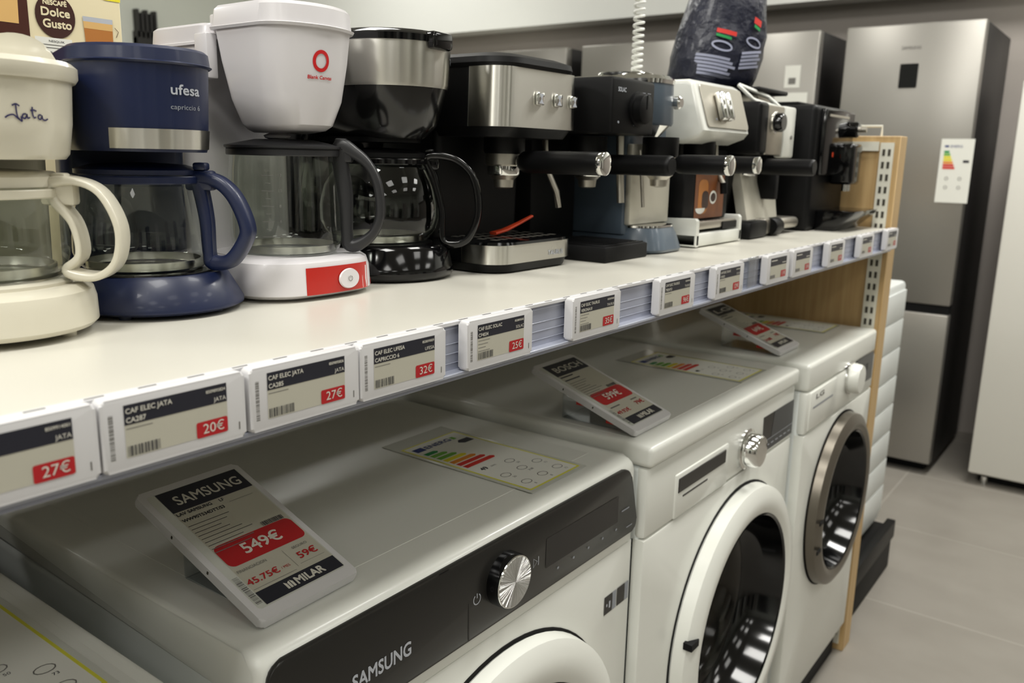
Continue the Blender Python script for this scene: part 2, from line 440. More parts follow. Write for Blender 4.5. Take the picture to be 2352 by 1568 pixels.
# ================================================================== GONDOLA
mb = MB(); mb.box('oak', 2.144, 2.206, -.0, .60, 0, 1.315, .0015, 1)
tag(mb.build('end_panel'), 'tall light oak end panel closing the shelf bay', 'panel')
mb = MB(); mb.box('upright_white', 2.139, 2.1438, .012, .042, .02, 1.30)
for i in range(44):
    z = 1.285-i*.0285
    for y in (.018, .030): mb.box('slot_dark', 2.1382, 2.1391, y, y+.006, z-.015, z)
tag(mb.build('shelf_upright'), 'white slotted upright strip fixed on the oak panel', 'upright')
mb = MB(); mb.box('upright_white', 2.136, 2.1438, .045, .3, 1.281, 1.302)
tag(mb.build('cross_rail'), 'white horizontal rail at the top of the oak panel', 'rail')
mb = MB()
mb.sweep('upright_white', [(2.17, .05, 1.314), (2.17, .05, 1.338), (2.17, .12, 1.338), (2.17, .12, 1.314)], (1, 0, 0), .006, .006)
tag(mb.build('wire_bracket'), 'small white bracket standing on top of the oak panel', 'bracket')

mb = MB(); mb.box('shelf_laminate', -.9, 2.136, -.002, .60, ZS-.028, ZS, .0015, 1)
mb.box('shelf_underside', -.9, 2.136, .004, .60, ZS-.036, ZS-.0281)
tag(mb.build('shelf_board'), 'long white shelf board carrying the coffee machines', 'shelf')
# price rail: white top lip with dashes, clear ribbed channel, bottom lip
t = thing('price_rail', 'translucent ribbed price rail along the front edge of the white shelf', 'rail', (0, 0, 0))
mb = MB(); mb.box('tag_white', -.9, 2.138, -.0075, -.0022, ZS-.0015, ZS+.0025, .0006, 1)
for i in range(60):
    x = .1+i*.034; mb.box('ink_grey', x, x+.012, -.0070, -.0056, ZS+.0024, ZS+.00275)
mb.build('top_lip', t)
mb = MB(); mb.box('rail_plastic', -.9, 2.138, -.0045, -.0022, ZS-.046, ZS-.0015)
for z, h in ((-.004, .0014), (-.018, .0006), (-.027, .0010), (-.036, .0006)):
    mb.box('rail_clear', -.9, 2.138, -.0050, -.0044, ZS+z-h, ZS+z, .0003, 1)
mb.build('channel', t)
mb = MB(); mb.box('rail_clear', -.9, 2.138, -.0150, -.0022, ZS-.0465, ZS-.0428, .0008, 1); mb.box('rail_plastic', -.9, 2.138, -.006, -.0022, ZS-.053, ZS-.0475, .0005, 1)
mb.build('bottom_lip', t)
# unseen board added to limit the light in the lower bay
mb = MB(); mb.box('wall_grey', -.9, 2.136, .615, .635, 0, ZS-.04)
tag(mb.build('light_block_board'), 'unseen grey board added behind the washing machines to limit light', 'panel')

# ------------------------------------------------------------------ electronic shelf tags
def barcode(mb, mt, x0, x1, y0, y1, z, X, seed, vertical=False, n=26):
    rnd = random.Random(seed); a, b = (y0, y1) if vertical else (x0, x1); p = a; u = (b-a)/(n*2.2)
    while p < b-u:
        w = u*rnd.choice((.7, .7, 1.4, 2.1))
        if p+w > b: break
        if vertical: mb.rect(mt, x0, x1, p, p+w, z, X=X)
        else: mb.rect(mt, p, p+w, y0, y1, z, X=X)
        p += w+u*rnd.choice((.7, 1.2, 1.8))

def shelf_tag(xc, l1, l2, code, brand, price, label, near=True, pline=1):
    W_, H_ = .0995, .0455
    t = thing('price_tag', label, 'price tag', (xc, -.0096, ZS-.0425), 0, 'electronic price tags in the shelf rail')
    X = Matrix.Rotation(PI/2, 4, 'X')
    mb = MB(); mb.prism('tag_white', rrect(-W_/2, W_/2, 0, H_, .003), -.0, .0105, .0022, 3, X=X)
    Z = .0106
    if near:
        barcode(mb, 'ink_grey', -W_/2+.0045, -W_/2+.0075, .008, .037, Z, X, hash(l2) % 99 if False else len(l2)*7+3, True, 34)
        mb.rect('ink_grey', W_/2-.0058, W_/2-.0048, .006, .0115, Z, .0004, X=X)
    mb.build('housing', t)
    a, b, c, d = -.0355, .0355, .0075, .0405           # screen
    mb = MB(); mb.rect('ink_screen', a, b, c, d, Z+.0001, X=X)
    mb.rect('ink_dark', a, b, d-.0125, d, Z+.0002, X=X)
    if near:
        mb.text('ink_light', l1, a+.001, d-.0055, .0033, Z+.0004, 'L', X=X, bold=0.032)
        mb.text('ink_light', l2, a+.001, d-.0112, .0033, Z+.0004, 'L', X=X, bold=0.032)
        mb.text('ink_light', code, b-.0012, d-.0045, .0021, Z+.0004, 'R', X=X, bold=0.032)
        mb.text('ink_light', brand, b-.0008, d-.0110, .0030, Z+.0004, 'R', X=X)
        for k in range(pline):
            mb.rect('ink_grey', a+.001, a+.018-(k % 3)*.003, d-.0152-k*.0032, d-.0147-k*.0032, Z+.0002, X=X)
        barcode(mb, 'ink_dark', a+.001, a+.023, c+.0007, c+.0072, Z+.0003, X, len(l1)*5+int(price[:-1]))
    else:
        mb.rect('ink_light', a+.002, a+.028, d-.005, d-.0035, Z+.0004, X=X); mb.rect('ink_light', b-.02, b-.003, d-.010, d-.0088, Z+.0004, X=X)
        mb.rect('ink_grey', a+.001, a+.022, c+.001, c+.006, Z+.0003, X=X)
    mb.rect('ink_red', b-.0235, b-.0003, c-.0002, c+.0105, Z+.0003, .0014, X=X)
    if price: mb.text('ink_light', price, b-.011, c+.0022, .0068, Z+.0005, w=.0155, X=X)
    mb.build('screen', t)
T = shelf_tag
T(.186, 'CAF ELEC JATA', 'CA290', '8509914001', 'JATA', '27€', 'price tag reading 27€, cut off by the left edge of the photo')
T(.2875, 'CAF ELEC JATA', 'CA287', '8509895824', 'JATA', '20€', 'price tag reading 20€ in a red box')
T(.391, 'CAF ELEC JATA', 'CA285', '8509895826', 'JATA', '27€', 'whole price tag reading 27€, to the left of the 32€ one')
T(.4925, 'CAF ELEC UFESA', 'CAPRICCIO 6', '8528595829', 'UFESA', '32€', 'price tag reading 32€')
T(.6215, 'CAF ELEC SOLAC', 'CF4034', '8528895042', 'SOLAC', '25€', 'price tag reading 25€', pline=4)
T(.794, 'CAF ELEC TAURUS', 'VERONA10', '8528595040', 'TAURUS', '35€', 'price tag reading 35€ below the steel espresso machine', pline=4)
T(.990, 'CAF ELEC TAURUS', 'TRENTO', '8528595041', 'TAURUS', '96€', 'price tag reading 96€')
T(1.157, 'CAF ELEC SOLAC', 'CE4523', '8528595047', 'SOLAC', '129€', 'blurred price tag with an empty clear clip to its right')
T(1.352, '', '', '', '', '119€', 'blurred price tag just right of the clear clip', False)
T(1.470, '', '', '', '', '159€', 'blurred price tag, right one of the close pair below the white espresso machine', False)
T(1.662, '', '', '', '', '199€', 'blurred price tag, third from the oak panel', False)
T(1.872, '', '', '', '', '149€', 'blurred price tag, second from the oak panel', False)
T(2.082, '', '', '', '', '299€', 'blurred price tag touching the oak panel', False)
mb = MB(); mb.box('clear', 1.246, 1.284, -.0125, -.0098, ZS-.042, ZS+.004, .0008, 1)
tag(mb.build('rail_clip'), 'empty clear plastic clip in the price rail', 'clip')

# ================================================================== CARAFES
def handle_path(pts, ang, cx, cy):
    c, s = math.cos(ang), math.sin(ang)
    return [(cx+r*c, cy+r*s, z) for r, z in pts], (-s, c, 0)
def smooth_loop(P, n=5, closed=True):
    out = []; N = len(P)
    rng = range(N) if closed else range(N-1)
    for i in rng:
        p0, p1, p2, p3 = (P[(i-1) % N], P[i], P[(i+1) % N], P[(i+2) % N]) if closed else (P[max(i-1, 0)], P[i], P[i+1], P[min(i+2, N-1)])
        for k in range(n):
            t = k/n
            out.append(tuple(.5*((2*b)+(-a+c)*t+(2*a-5*b+4*c-d)*t*t+(-a+3*b-3*c+d)*t**3) for a, b, c, d in zip(p0, p1, p2, p3)))
    if not closed: out.append(P[-1])
    return out

def carafe(label, cx, cy, zb, prof, lidmat, hmat, ang, loop, w, t, lid, spout=True, scale_marks=False, root_extra=None, ring_r=.055, grp=None):
    """prof: (r, z) of the glass from its base up, z above zb; loop: closed handle centre line (r, z); lid: lathe profile"""
    th = thing('glass_carafe', label, 'carafe', (cx, cy, zb), 0, 'glass carafes on the drip coffee makers')
    mb = MB(); mb.lathe('glass', prof, 56, cap=(1, 0)); g = mb.build('jug', th)
    mb = MB(); mb.lathe('steel', [(ring_r-.002, .0012), (ring_r, .0015), (ring_r, .0085), (ring_r-.002, .0088)], 48, cap=(0, 0)); mb.build('reflection_ring', th)  # steel ring stands in for the hotplate's reflection in the thick glass base
    mb = MB(); mb.lathe(lidmat, lid, 48); mb.build('lid', th)
    P, sd = handle_path(smooth_loop(loop, 6), ang, 0, 0)
    n = len(P)
    if isinstance(t, (list, tuple)):
        k = len(loop); t = [t[i//6] + (t[(i//6+1) % k]-t[i//6])*((i % 6)/6) for i in range(n)]
    if isinstance(w, (list, tuple)):
        k = len(loop); w = [w[i//6] + (w[(i//6+1) % k]-w[i//6])*((i % 6)/6) for i in range(n)]
    mb = MB(); mb.sweep(hmat, P, sd, w, t, True)
    rt = max(r for r, z in prof[-3:]); zt = prof[-1][1]
    c, s = math.cos(ang), math.sin(ang)
    XR = Matrix.Rotation(ang, 4, 'Z')
    mb.box(hmat, rt-.012, rt+.014, -.007, .007, zt-.014, zt+.004, .003, X=XR)
    mb.box(hmat, rt-.004, rt+.008, -.006, .006, zt+.004, zt+.011, .002, X=XR)
    mb.build('handle', th)
    mb = MB(); mb.lathe(hmat, [(rt+.0008, zt-.008), (rt+.0016, zt-.007), (rt+.0016, zt-.002), (rt+.0008, zt-.001)], 48, cap=(0, 0)); mb.build('collar', th)
    if scale_marks:
        mb = MB()
        def fn(u, z):
            R_ = next((prof[i][0]+(prof[i+1][0]-prof[i][0])*((z-prof[i][1])/(prof[i+1][1]-prof[i][1])) for i in range(len(prof)-1) if prof[i][1] <= z <= prof[i+1][1]), .06)+.0004
            a = scale_marks+u/R_; return (R_*math.cos(a), R_*math.sin(a), z)
        for i, nme in enumerate(('4', '6', '8', '10', '12')):
            z = .020+i*.0152
            mb.stroke('ink_grey', [(-.006, z), (.0, z), (.006, z)], .0007, fn=fn); mb.text('ink_grey', nme, .0125, z-.001, .003, fn=fn)
            if i < 4: mb.stroke('ink_grey', [(-.002, z+.0076), (.003, z+.0076)], .0006, fn=fn)
        mb.text('ink_grey', 'oooo', .0, .0845, .0016, fn=fn)
        mb.build('scale_print', th)
    return th

# ================================================================== 1 cream coffee maker
def jata():
    cx, cy = .285, .245
    t = thing('coffee_maker', 'cream coffee maker with dark cursive lettering at the left edge', 'coffee maker', (cx, cy, ZS), math.radians(-20), 'drip coffee makers')
    mb = MB(); mb.lathe('cream_plastic', [(.075, .006), (.079, .010), (.0785, .028), (.0765, .036), (.070, .041)], 64, X=TP(.0033, -.0062, 0))
    mb.lathe('cream_plastic', [(.068, .038), (.068, .0435), (.065, .045)], 48)
    mb.build('base', t)
    for x, y in ((.055, -.04), (-.045, -.05), (.04, .04), (-.04, .04)):
        mb = MB(); mb.lathe('cream_plastic', [(.006, 0), (.006, .012)], 12, X=TP(x, y, 0)); mb.build('foot', t)
    mb = MB(); mb.lathe('steel', [(.058, .0450), (.058, .0462), (.056, .0466)], 40); mb.build('warming_plate', t)
    mb = MB(); Body([(.001, .058, .074, .118, .01, .03), (.145, .06, .068, .118, .01, .03)]).put(mb, 'cream_plastic'); mb.build('column', t)
    bb = Body([(.138, .067, -.080, .11, .0665, .03), (.142, .070, -.084, .112, .0695, .03), (.165, .0735, -.088, .113, .073, .03), (.198, .0755, -.090, .114, .075, .03)])
    mb = MB(); bb.put(mb, 'cream_plastic')
    fn = bb.at(.0005); kx = .000215*1.0
    # cursive lettering, strokes in photo-like proportions
    def S_(pts, w=.0011): mb.stroke('jata_ink', [((x-235)*.0000905*1.05+.040, .1705-(y-960)*.0000905) for x, y in smooth_loop(pts, 5, False)], w, fn=fn)
    S_([(120, 905), (150, 893), (176, 908)]); S_([(148, 890), (150, 950), (158, 995), (186, 1022), (182, 985)])
    S_([(66, 1000), (90, 982), (125, 975), (155, 1000), (186, 1022)])
    S_([(222, 965), (200, 968), (192, 990), (210, 1000), (226, 980), (228, 965), (232, 995), (252, 990)])
    S_([(274, 908), (272, 950), (282, 990), (302, 985)]); S_([(258, 938), (282, 932), (310, 940)])
    S_([(352, 968), (330, 968), (322, 990), (340, 1002), (356, 984), (358, 970), (364, 1000), (388, 1006), (412, 994)])
    mb.build('brew_basket', t)
    mb = MB(); Body([(.1955, .0780, -.0930, .115, .0775, .03), (.1985, .0800, -.095, .117, .0795, .03), (.206, .0800, -.095, .117, .0795, .03), (.210, .0755, -.0905, .113, .075, .03)]).put(mb, 'cream_plastic')
    mb.prism('cream_plastic', [(.031*math.cos(a), .0245*math.sin(a)) for a in [PI*i/18 for i in range(19)]], -.012, .012, .003, 2, X=Matrix.Translation((.036, -.004, .207)) @ Matrix.Rotation(.3, 4, 'Z') @ Matrix.Rotation(PI/2, 4, 'X'))
    mb.build('lid', t)
    carafe('glass carafe with cream lid and cream curved handle in the cream coffee maker', cx, cy, ZS+.0468,
           [(.054, 0), (.058, .002), (.064, .010), (.0665, .022), (.0655, .045), (.063, .062), (.0605, .070)],
           'cream_plastic', 'cream_plastic', math.radians(-48),
           [(.060, .072), (.080, .075), (.099, .066), (.111, .04), (.108, .014), (.094, .001), (.076, .001), (.069, .006), (.080, .018), (.077, .042), (.064, .060)],
           [.020, .021, .022, .023, .023, .022, .020, .018, .022, .022, .020], [.010, .006, .005, .005, .005, .006, .008, .008, .005, .005, .008],
           [(.062, .0695), (.0635, .0705), (.0635, .078), (.058, .0815), (.03, .083), (.01, .0835)])
jata()

# ================================================================== 2 navy coffee maker
def ufesa():
    cx, cy = .432, .257
    t = thing('coffee_maker', 'navy blue coffee maker with a steel band under its lettering', 'coffee maker', (cx, cy, ZS), math.radians(-18), 'drip coffee makers')
    mb = MB(); mb.lathe('navy_plastic', [(.072, .004), (.0765, .0065), (.0765, .010), (.063, .034), (.0595, .037)], 64, X=TP(.0095, -.0042, 0)); mb.build('base', t)
    for x, y in ((.05, -.045), (-.03, -.05), (.045, .04), (-.04, .03)):
        mb = MB(); mb.lathe('navy_plastic', [(.006, 0), (.006, .01)], 12, X=TP(x, y, 0)); mb.build('foot', t)
    mb = MB(); mb.lathe('black_gloss', [(.058, .0368), (.058, .0385), (.055, .039)], 40, X=TP(.004, -.003, 0)); mb.build('warming_plate', t)
    mb = MB(); Body([(.001, .056, .070, .115, .012, .03), (.03, .058, .068, .115, .012, .03), (.20, .056, .050, .115, .012, .03)]).put(mb, 'navy_plastic')
    mb.box('navy_plastic', -.064, -.05, .02, .045, .19, .222, .002); mb.build('water_tank', t)
    bb = Body([(.145, .0530, -.077, .055, .052, .01), (.15, .0545, -.0785, .055, .0535, .01), (.17, .0555, -.080, .055, .0545, .01), (.219, .0575, -.083, .06, .0565, .01)])
    mb = MB(); bb.put(mb, 'navy_plastic'); fn = bb.at(.0006)
    mb.text('silver_print', 'ufesa', .027, .1925, .0085, fn=fn, bold=0.038, w=.030)
    mb.text('grey_print', 'capriccio 6', .027, .1805, .0042, fn=fn, w=.031)
    mb.build('brew_basket', t)
    mb = MB(); fb = bb.at(.0012); V = []; F = []
    for i in range(41):
        for z in (.1475, .1640): V.append(fb(-.038+.134*i/40, z))
    for i in range(40): F.append((2*i, 2*i+2, 2*i+3, 2*i+1))
    mb.add('steel', V, F); mb.build('steel_band', t)
    mb = MB(); Body([(.2165, .0588, -.0845, .118, .058, .03), (.2180, .0605, -.086, .118, .059, .03), (.2190, .0590, -.0845, .118, .058, .03), (.2285, .0580, -.083, .116, .057, .03), (.2310, .055, -.080, .112, .054, .03)]).put(mb, 'navy_plastic'); mb.build('lid', t)
    carafe('glass carafe with navy blue lid and handle in the navy coffee maker', cx, cy, ZS+.0392,
           [(.050, 0), (.054, .002), (.0585, .008), (.061, .016), (.0605, .03), (.057, .055), (.0525, .078), (.0505, .086)],
           'navy_plastic', 'navy_plastic', math.radians(-58),
           [(.055, .083), (.075, .080), (.090, .066), (.100, .042), (.098, .028), (.084, .009), (.067, .006), (.063, .014), (.062, .045), (.058, .072)],
           [.016, .017, .018, .018, .018, .018, .016, .014, .014, .015], [.012, .012, .012, .012, .012, .013, .014, .010, .012, .013],
           [(.053, .085), (.055, .086), (.055, .090), (.04, .0945), (.012, .096)], ring_r=.051)
ufesa()

# ================================================================== 3 white coffee maker
def blank():
    cx, cy = .589, .267
    t = thing('coffee_maker', 'tall white coffee maker with a red oval ring and red panel', 'coffee maker', (cx, cy, ZS), 0, 'drip coffee makers')
    b = Body([(.003, .074, -.078, .12, .035, .04, .010), (.007, .079, -.084, .125, .038, .04, .012), (.030, .078, -.083, .125, .038, .04, .012), (.0385, .076, -.081, .125, .038, .04, .012), (.0415, .072, -.077, .12, .036, .04, .011)])
    mb = MB(); b.put(mb, 'white_plastic'); mb.text('red_print', 'MOX', .069, .008, .006, fn=b.at(.0006), bold=0.064, w=.012); mb.build('base', t)
    fn = b.at(.0012)
    mb = MB(); n = 14; u0, u1, z0, z1 = -.036, .050, .0065, .034; V = []; F = []
    for i in range(n+1):
        for z in (z0, z1): V.append(fn(u0+(u1-u0)*i/n, z))
    for i in range(n): F.append((2*i, 2*i+2, 2*i+3, 2*i+1))
    mb.add('red_panel', V, F); mb.build('control_panel', t)
    fn2 = b.at(.003); fn3 = b.at(.0036); cu, cz = .018, .0195
    mb = MB(); V = [fn2(cu, cz)]+[fn2(cu+.0135*math.cos(a), cz+.0098*math.sin(a)) for a in [2*PI*i/28 for i in range(28)]]
    V += [fn(cu+.0145*math.cos(a), cz+.0105*math.sin(a)) for a in [2*PI*i/28 for i in range(28)]]
    F = [(0, 1+i, 1+(i+1) % 28) for i in range(28)]+[(1+i, 29+i, 29+(i+1) % 28, 1+(i+1) % 28) for i in range(28)]
    mb.add('white_plastic', V, F); power_icon(mb, 'ink_grey', cu, cz, .0027, .0007, fn=fn3); mb.build('power_button', t)
    mb = MB(); mb.lathe('white_plastic', [(.063, .0405), (.063, .0425), (.058, .043)], 40); mb.build('warming_plate', t)
    mb = MB(); Body([(.03, .068, .055, .135, .010, .03), (.20, .064, .050, .135, .012, .03), (.225, .055, .040, .135, .012, .03), (.252, .055, .034, .140, .012, .03)]).put(mb, 'white_plastic')
    mb.box('white_plastic', -.0605, -.048, .018, .040, .218, .262, .002); mb.build('water_tank', t)
    bb = Body([(.166, .028, -.040, .0, .026, .012), (.169, .0335, -.056, .004, .018, .014, .010), (.174, .038, -.062, .006, .02, .014, .014), (.198, .0465, -.066, .010, .02, .014, .018), (.235, .0515, -.069, .014, .018, .010, .020), (.266, .0535, -.071, .018, .016, .008, .021)])
    mb = MB(); bb.put(mb, 'white_plastic'); fn = bb.at(.0006)
    ring = [(-.006+.0078*math.cos(a), .2345+.0086*math.sin(a)) for a in [2*PI*i/36 for i in range(36)]]
    mb.stroke('red_print', ring, .0034, fn=fn, closed=True)
    mb.text('red_print', 'Blank Canvas', -.006, .2175, .0034, fn=fn, bold=0.048, w=.0275)
    mb.build('brew_basket', t)
    mb = MB()
    Body([(.2645, .0555, -.0735, .022, .016, .006, .0215), (.2670, .0565, -.0745, .022, .016, .006, .0215), (.2680, .0545, -.0725, .020, .016, .006, .021), (.284, .0535, -.071, .018, .016, .006, .021), (.2875, .0505, -.068, .015, .015, .006, .020)]).put(mb, 'white_plastic')
    Body([(.252, .058, .026, .146, .012, .03), (.2545, .058, .026, .146, .012, .03), (.2555, .056, .026, .144, .012, .03), (.270, .0555, .026, .142, .012, .03), (.2725, .053, .026, .139, .012, .03)]).put(mb, 'white_plastic')
    mb.box('white_plastic', -.048, .048, .01, .03, .256, .281, .002)
    mb.build('lid', t)
    mb = MB(); mb.lathe('white_plastic', [(.004, .158), (.0125, .161), (.014, .1635), (.008, .166), (.008, .172)], 24, X=TP(-.008, -.02, 0)); mb.build('drip_stop', t)
    carafe('large glass carafe with black lid, dark handle and printed scale in the white coffee maker', cx+.003, cy-.017, ZS+.0432,
           [(.050, 0), (.054, .002), (.0575, .009), (.0592, .018), (.0592, .05), (.0578, .085), (.0560, .100), (.0565, .108)],
           'dark_grey_handle', 'dark_grey_handle', math.radians(-52),
           [(.058, .108), (.074, .104), (.089, .091), (.098, .070), (.100, .040), (.092, .020), (.076, .008), (.066, .008), (.064, .02), (.063, .06)],
           [.016, .016, .016, .016, .016, .016, .015, .014, .014, .014], [.018, .013, .009, .009, .009, .010, .014, .014, .012, .016],
           [(.0575, .106), (.0610, .108), (.0610, .1100), (.045, .1135), (.030, .1165), (.012, .117)], scale_marks=math.radians(-146), ring_r=.052)
blank()

# ================================================================== 4 black + steel coffee maker
def taurus():
    cx, cy = .745, .268
    t = thing('coffee_maker', 'glossy black coffee maker with a wide steel collar at the top', 'coffee maker', (cx, cy, ZS), 0, 'drip coffee makers')
    b = Body([(.002, .078, -.083, .125, .077, .04), (.006, .0815, -.087, .13, .081, .04), (.012, .082, -.088, .13, .081, .04), (.016, .080, -.086, .13, .079, .04), (.036, .077, -.082, .125, .076, .04), (.041, .073, -.077, .12, .072, .04)])
    mb = MB(); b.put(mb, 'black_gloss', X=TP(.008, -.001, 0)); mb.build('base', t)
    mb = MB(); mb.lathe('black_plastic', [(.066, .040), (.066, .0425), (.06, .043)], 40); mb.build('warming_plate', t)
    mb = MB(); Body([(.03, .07, .08, .13, .012, .03), (.275, .07, .030, .13, .012, .03)]).put(mb, 'black_gloss'); mb.build('water_tank', t)
    mb = MB(); Body([(.165, .040, -.060, .045, .038, .01), (.18, .055, -.076, .045, .053, .01), (.222, .064, -.088, .045, .062, .01)]).put(mb, 'black_smoke'); mb.build('filter_cone', t)
    mb = MB(); Body([(.1605, .046, -.05, .06, .04, .01), (.166, .046, -.05, .06, .04, .01)]).put(mb, 'black_plastic'); mb.build('drip_stop', t)
    s_ = Body([(.2215, .0650, -.0895, .08, .064, .02), (.2255, .0665, -.091, .08, .0655, .02), (.270, .0685, -.0935, .08, .0675, .02)])
    mb = MB(); s_.put(mb, 'steel'); fn = s_.at(.0006)
    mb.text('silver_print', 'TAURUS', .056, .2495, .0065, fn=fn, w=.036, bold=0.030); mb.build('steel_collar', t)
    mb = MB(); Body([(.2695, .0695, -.0945, .13, .0685, .03), (.2765, .0700, -.095, .13, .069, .03), (.2815, .064, -.088, .125, .063, .03), (.2835, .05, -.07, .11, .05, .03)]).put(mb, 'black_gloss')
    X = Matrix.Rotation(math.radians(4), 4, 'Z')
    mb.box('black_gloss', -.018, .018, -.1005, -.075, .262, .281, .004, X=X); mb.build('lid', t)
    carafe('glass carafe with glossy black handle in the black and steel coffee maker', cx, cy, ZS+.0432,
           [(.056, 0), (.060, .002), (.070, .012), (.0745, .028), (.0745, .045), (.070, .068), (.061, .086), (.056, .094), (.0565, .100)],
           'black_plastic', 'black_gloss', math.radians(-56),
           [(.060, .101), (.090, .101), (.112, .086), (.122, .060), (.122, .030), (.110, .004), (.090, -.002), (.079, .006), (.078, .040), (.068, .078)],
           [.020, .022, .024, .025, .025, .024, .020, .016, .014, .014], [.010, .009, .008, .008, .008, .009, .010, .008, .007, .010],
           [(.058, .099), (.060, .100), (.060, .105), (.045, .109), (.012, .111)], ring_r=.056)
taurus()

# ================================================================== ESPRESSO MACHINES
def portafilter(t, x, y0, y1, z, r, hm, endm, spout=True):
    """group with chrome collar at (x, y0) and a handle running to y1 (towards the aisle)"""
    mb = MB(); mb.lathe('black_plastic', [(.026, .010), (.028, .014), (.028, .040)], 32, X=TP(x, y0, z))
    mb.lathe('steel_satin', [(.022, -.006), (.025, -.004), (.025, .010)], 32, X=TP(x, y0, z))
    mb.lathe('chrome', [(.021, -.018), (.022, -.016), (.022, -.006)], 28, X=TP(x, y0, z)); mb.build('group_head', t)
    L = y0-y1
    mb = MB(); mb.lathe('chrome', [(.006, .018), (.006, .040)], 14, X=YAX(x, y0, z))
    mb.lathe(hm, [(.010, .028), (r*.95, .034), (r, .044), (r*1.0, L-.008), (r*.97, L-.003), (r*.85, L-.001)], 28, X=YAX(x, y0, z))
    h = mb.build('handle', t)
    if endm:
        mb = MB(); mb.lathe(endm, [(r*1.01, L-.006), (r*1.04, L-.003), (r*1.0, L+.0005), (r*.8, L+.002), (r*.3, L+.0024)], 24, X=YAX(x, y0, z)); mb.build('end_cap', h)
    if spout:
        mb = MB()
        mb.lathe('steel_satin', [(.006, -.036), (.013, -.034), (.014, -.024), (.020, -.018)], 24, X=TP(x, y0, z))
        mb.build('spout', t)

def esp_steel():
    x0, x1 = .838, 1.022; cx = (x0+x1)/2; hw = (x1-x0)/2; cy = .155
    t = thing('espresso_machine', 'black espresso machine with a broad steel front and three square chrome buttons', 'espresso machine', (cx, cy, ZS), 0, 'espresso machines')
    mb = MB(); Body([(.002, hw-.004, .004, .27, .035, .02), (.012, hw, .0, .275, .04, .02)]).put(mb, 'black_plastic')
    Body([(.012, hw-.002, .0015, .27, .04, .02), (.0375, hw-.002, .0015, .27, .04, .02)]).put(mb, 'black_plastic'); mb.build('base', t)
    s_ = Body([(.0125, hw-.001, .0, .06, .045, .002), (.0365, hw-.001, .0, .06, .045, .002)])
    mb = MB(); s_.put(mb, 'steel', cap=(0, 0)); mb.text('silver_print', 'TAURUS', .038, .018, .0065, fn=s_.at(.0005), w=.036, bold=0.032); mb.build('steel_band', t)
    mb = MB(); Body([(.0365, hw, -.001, .27, .042, .02), (.040, hw-.001, -.0, .27, .042, .02), (.0415, hw-.008, .006, .26, .036, .02)]).put(mb, 'black_gloss')
    for i in range(9):
        for j in range(4): mb.rect('steel_satin', -.07+i*.016, -.060+i*.016, .018+j*.022, .030+j*.022, .0419, .002)
    mb.build('drip_tray', t)
    mb = MB(); Body([(.03, hw-.002, .105, .275, .01, .02), (.20, hw-.002, .10, .275, .01, .02)]).put(mb, 'black_plastic'); mb.build('body', t)
    up = Body([(.171, hw-.006, .012, .2, .03, .02), (.180, hw-.003, .003, .2, .035, .02), (.183, hw-.002, .0, .2, .038, .02)])
    mb = MB(); up.put(mb, 'black_plastic'); Body([(.183, hw-.002, .045, .275, .01, .02), (.255, hw-.004, .045, .275, .01, .02)]).put(mb, 'black_plastic'); mb.build('upper_housing', t)
    s2 = Body([(.183, hw-.0015, -.001, .052, .040, .002), (.2545, hw-.0035, -.001, .052, .040, .002)])
    mb = MB(); s2.put(mb, 'steel'); mb.build('front_panel', t)
    fn = s2.at(.001)
    for k, u in enumerate((-.012, .029, .066)):
        p = fn(u, .2195); mb = MB()
        mb.box('chrome', p[0]-.0085, p[0]+.0085, p[1]-.0035, p[1]+.001, .2115, .2275, .002)
        mb.flat('silver_print', [(-.005, -.006), (.005, -.006), (.0006, 0), (.005, .006), (-.005, .006), (-.0006, 0)], .0, X=FR(p[0], p[1]-.0037, .2195)); mb.build('button', t)
    mb = MB(); Body([(.2545, hw-.003, -.002, .276, .042, .02), (.259, hw-.001, -.004, .277, .044, .02), (.266, hw-.003, -.002, .275, .042, .02), (.272, hw-.020, .016, .26, .03, .02), (.2745, hw-.04, .035, .24, .02, .02)]).put(mb, 'black_plastic'); mb.build('lid', t)
    portafilter(t, .0, .062, -.096, .1405, .0145, 'black_plastic', 'chrome')
    mb = MB(); mb.tube('steel_satin', [(.078, .05, .17), (.078, .045, .13), (.081, .03, .10), (.084, .028, .078)], .0042); mb.build('steam_wand', t)
    mb = MB(); P = [(0, 0, .0), (.02, -.005, .004), (.04, -.012, .012), (.062, -.02, .022)]
    mb.sweep('orange_plastic', P, (.3, 1, 0), [.016, .014, .010, .006], [.004, .003, .003, .003])
    o = mb.build('measuring_scoop'); o.location = (.915, .222, ZS+.0445)
    tag(o, 'small orange-red plastic scoop lying on the drip tray of the steel-fronted espresso machine', 'scoop')
esp_steel()

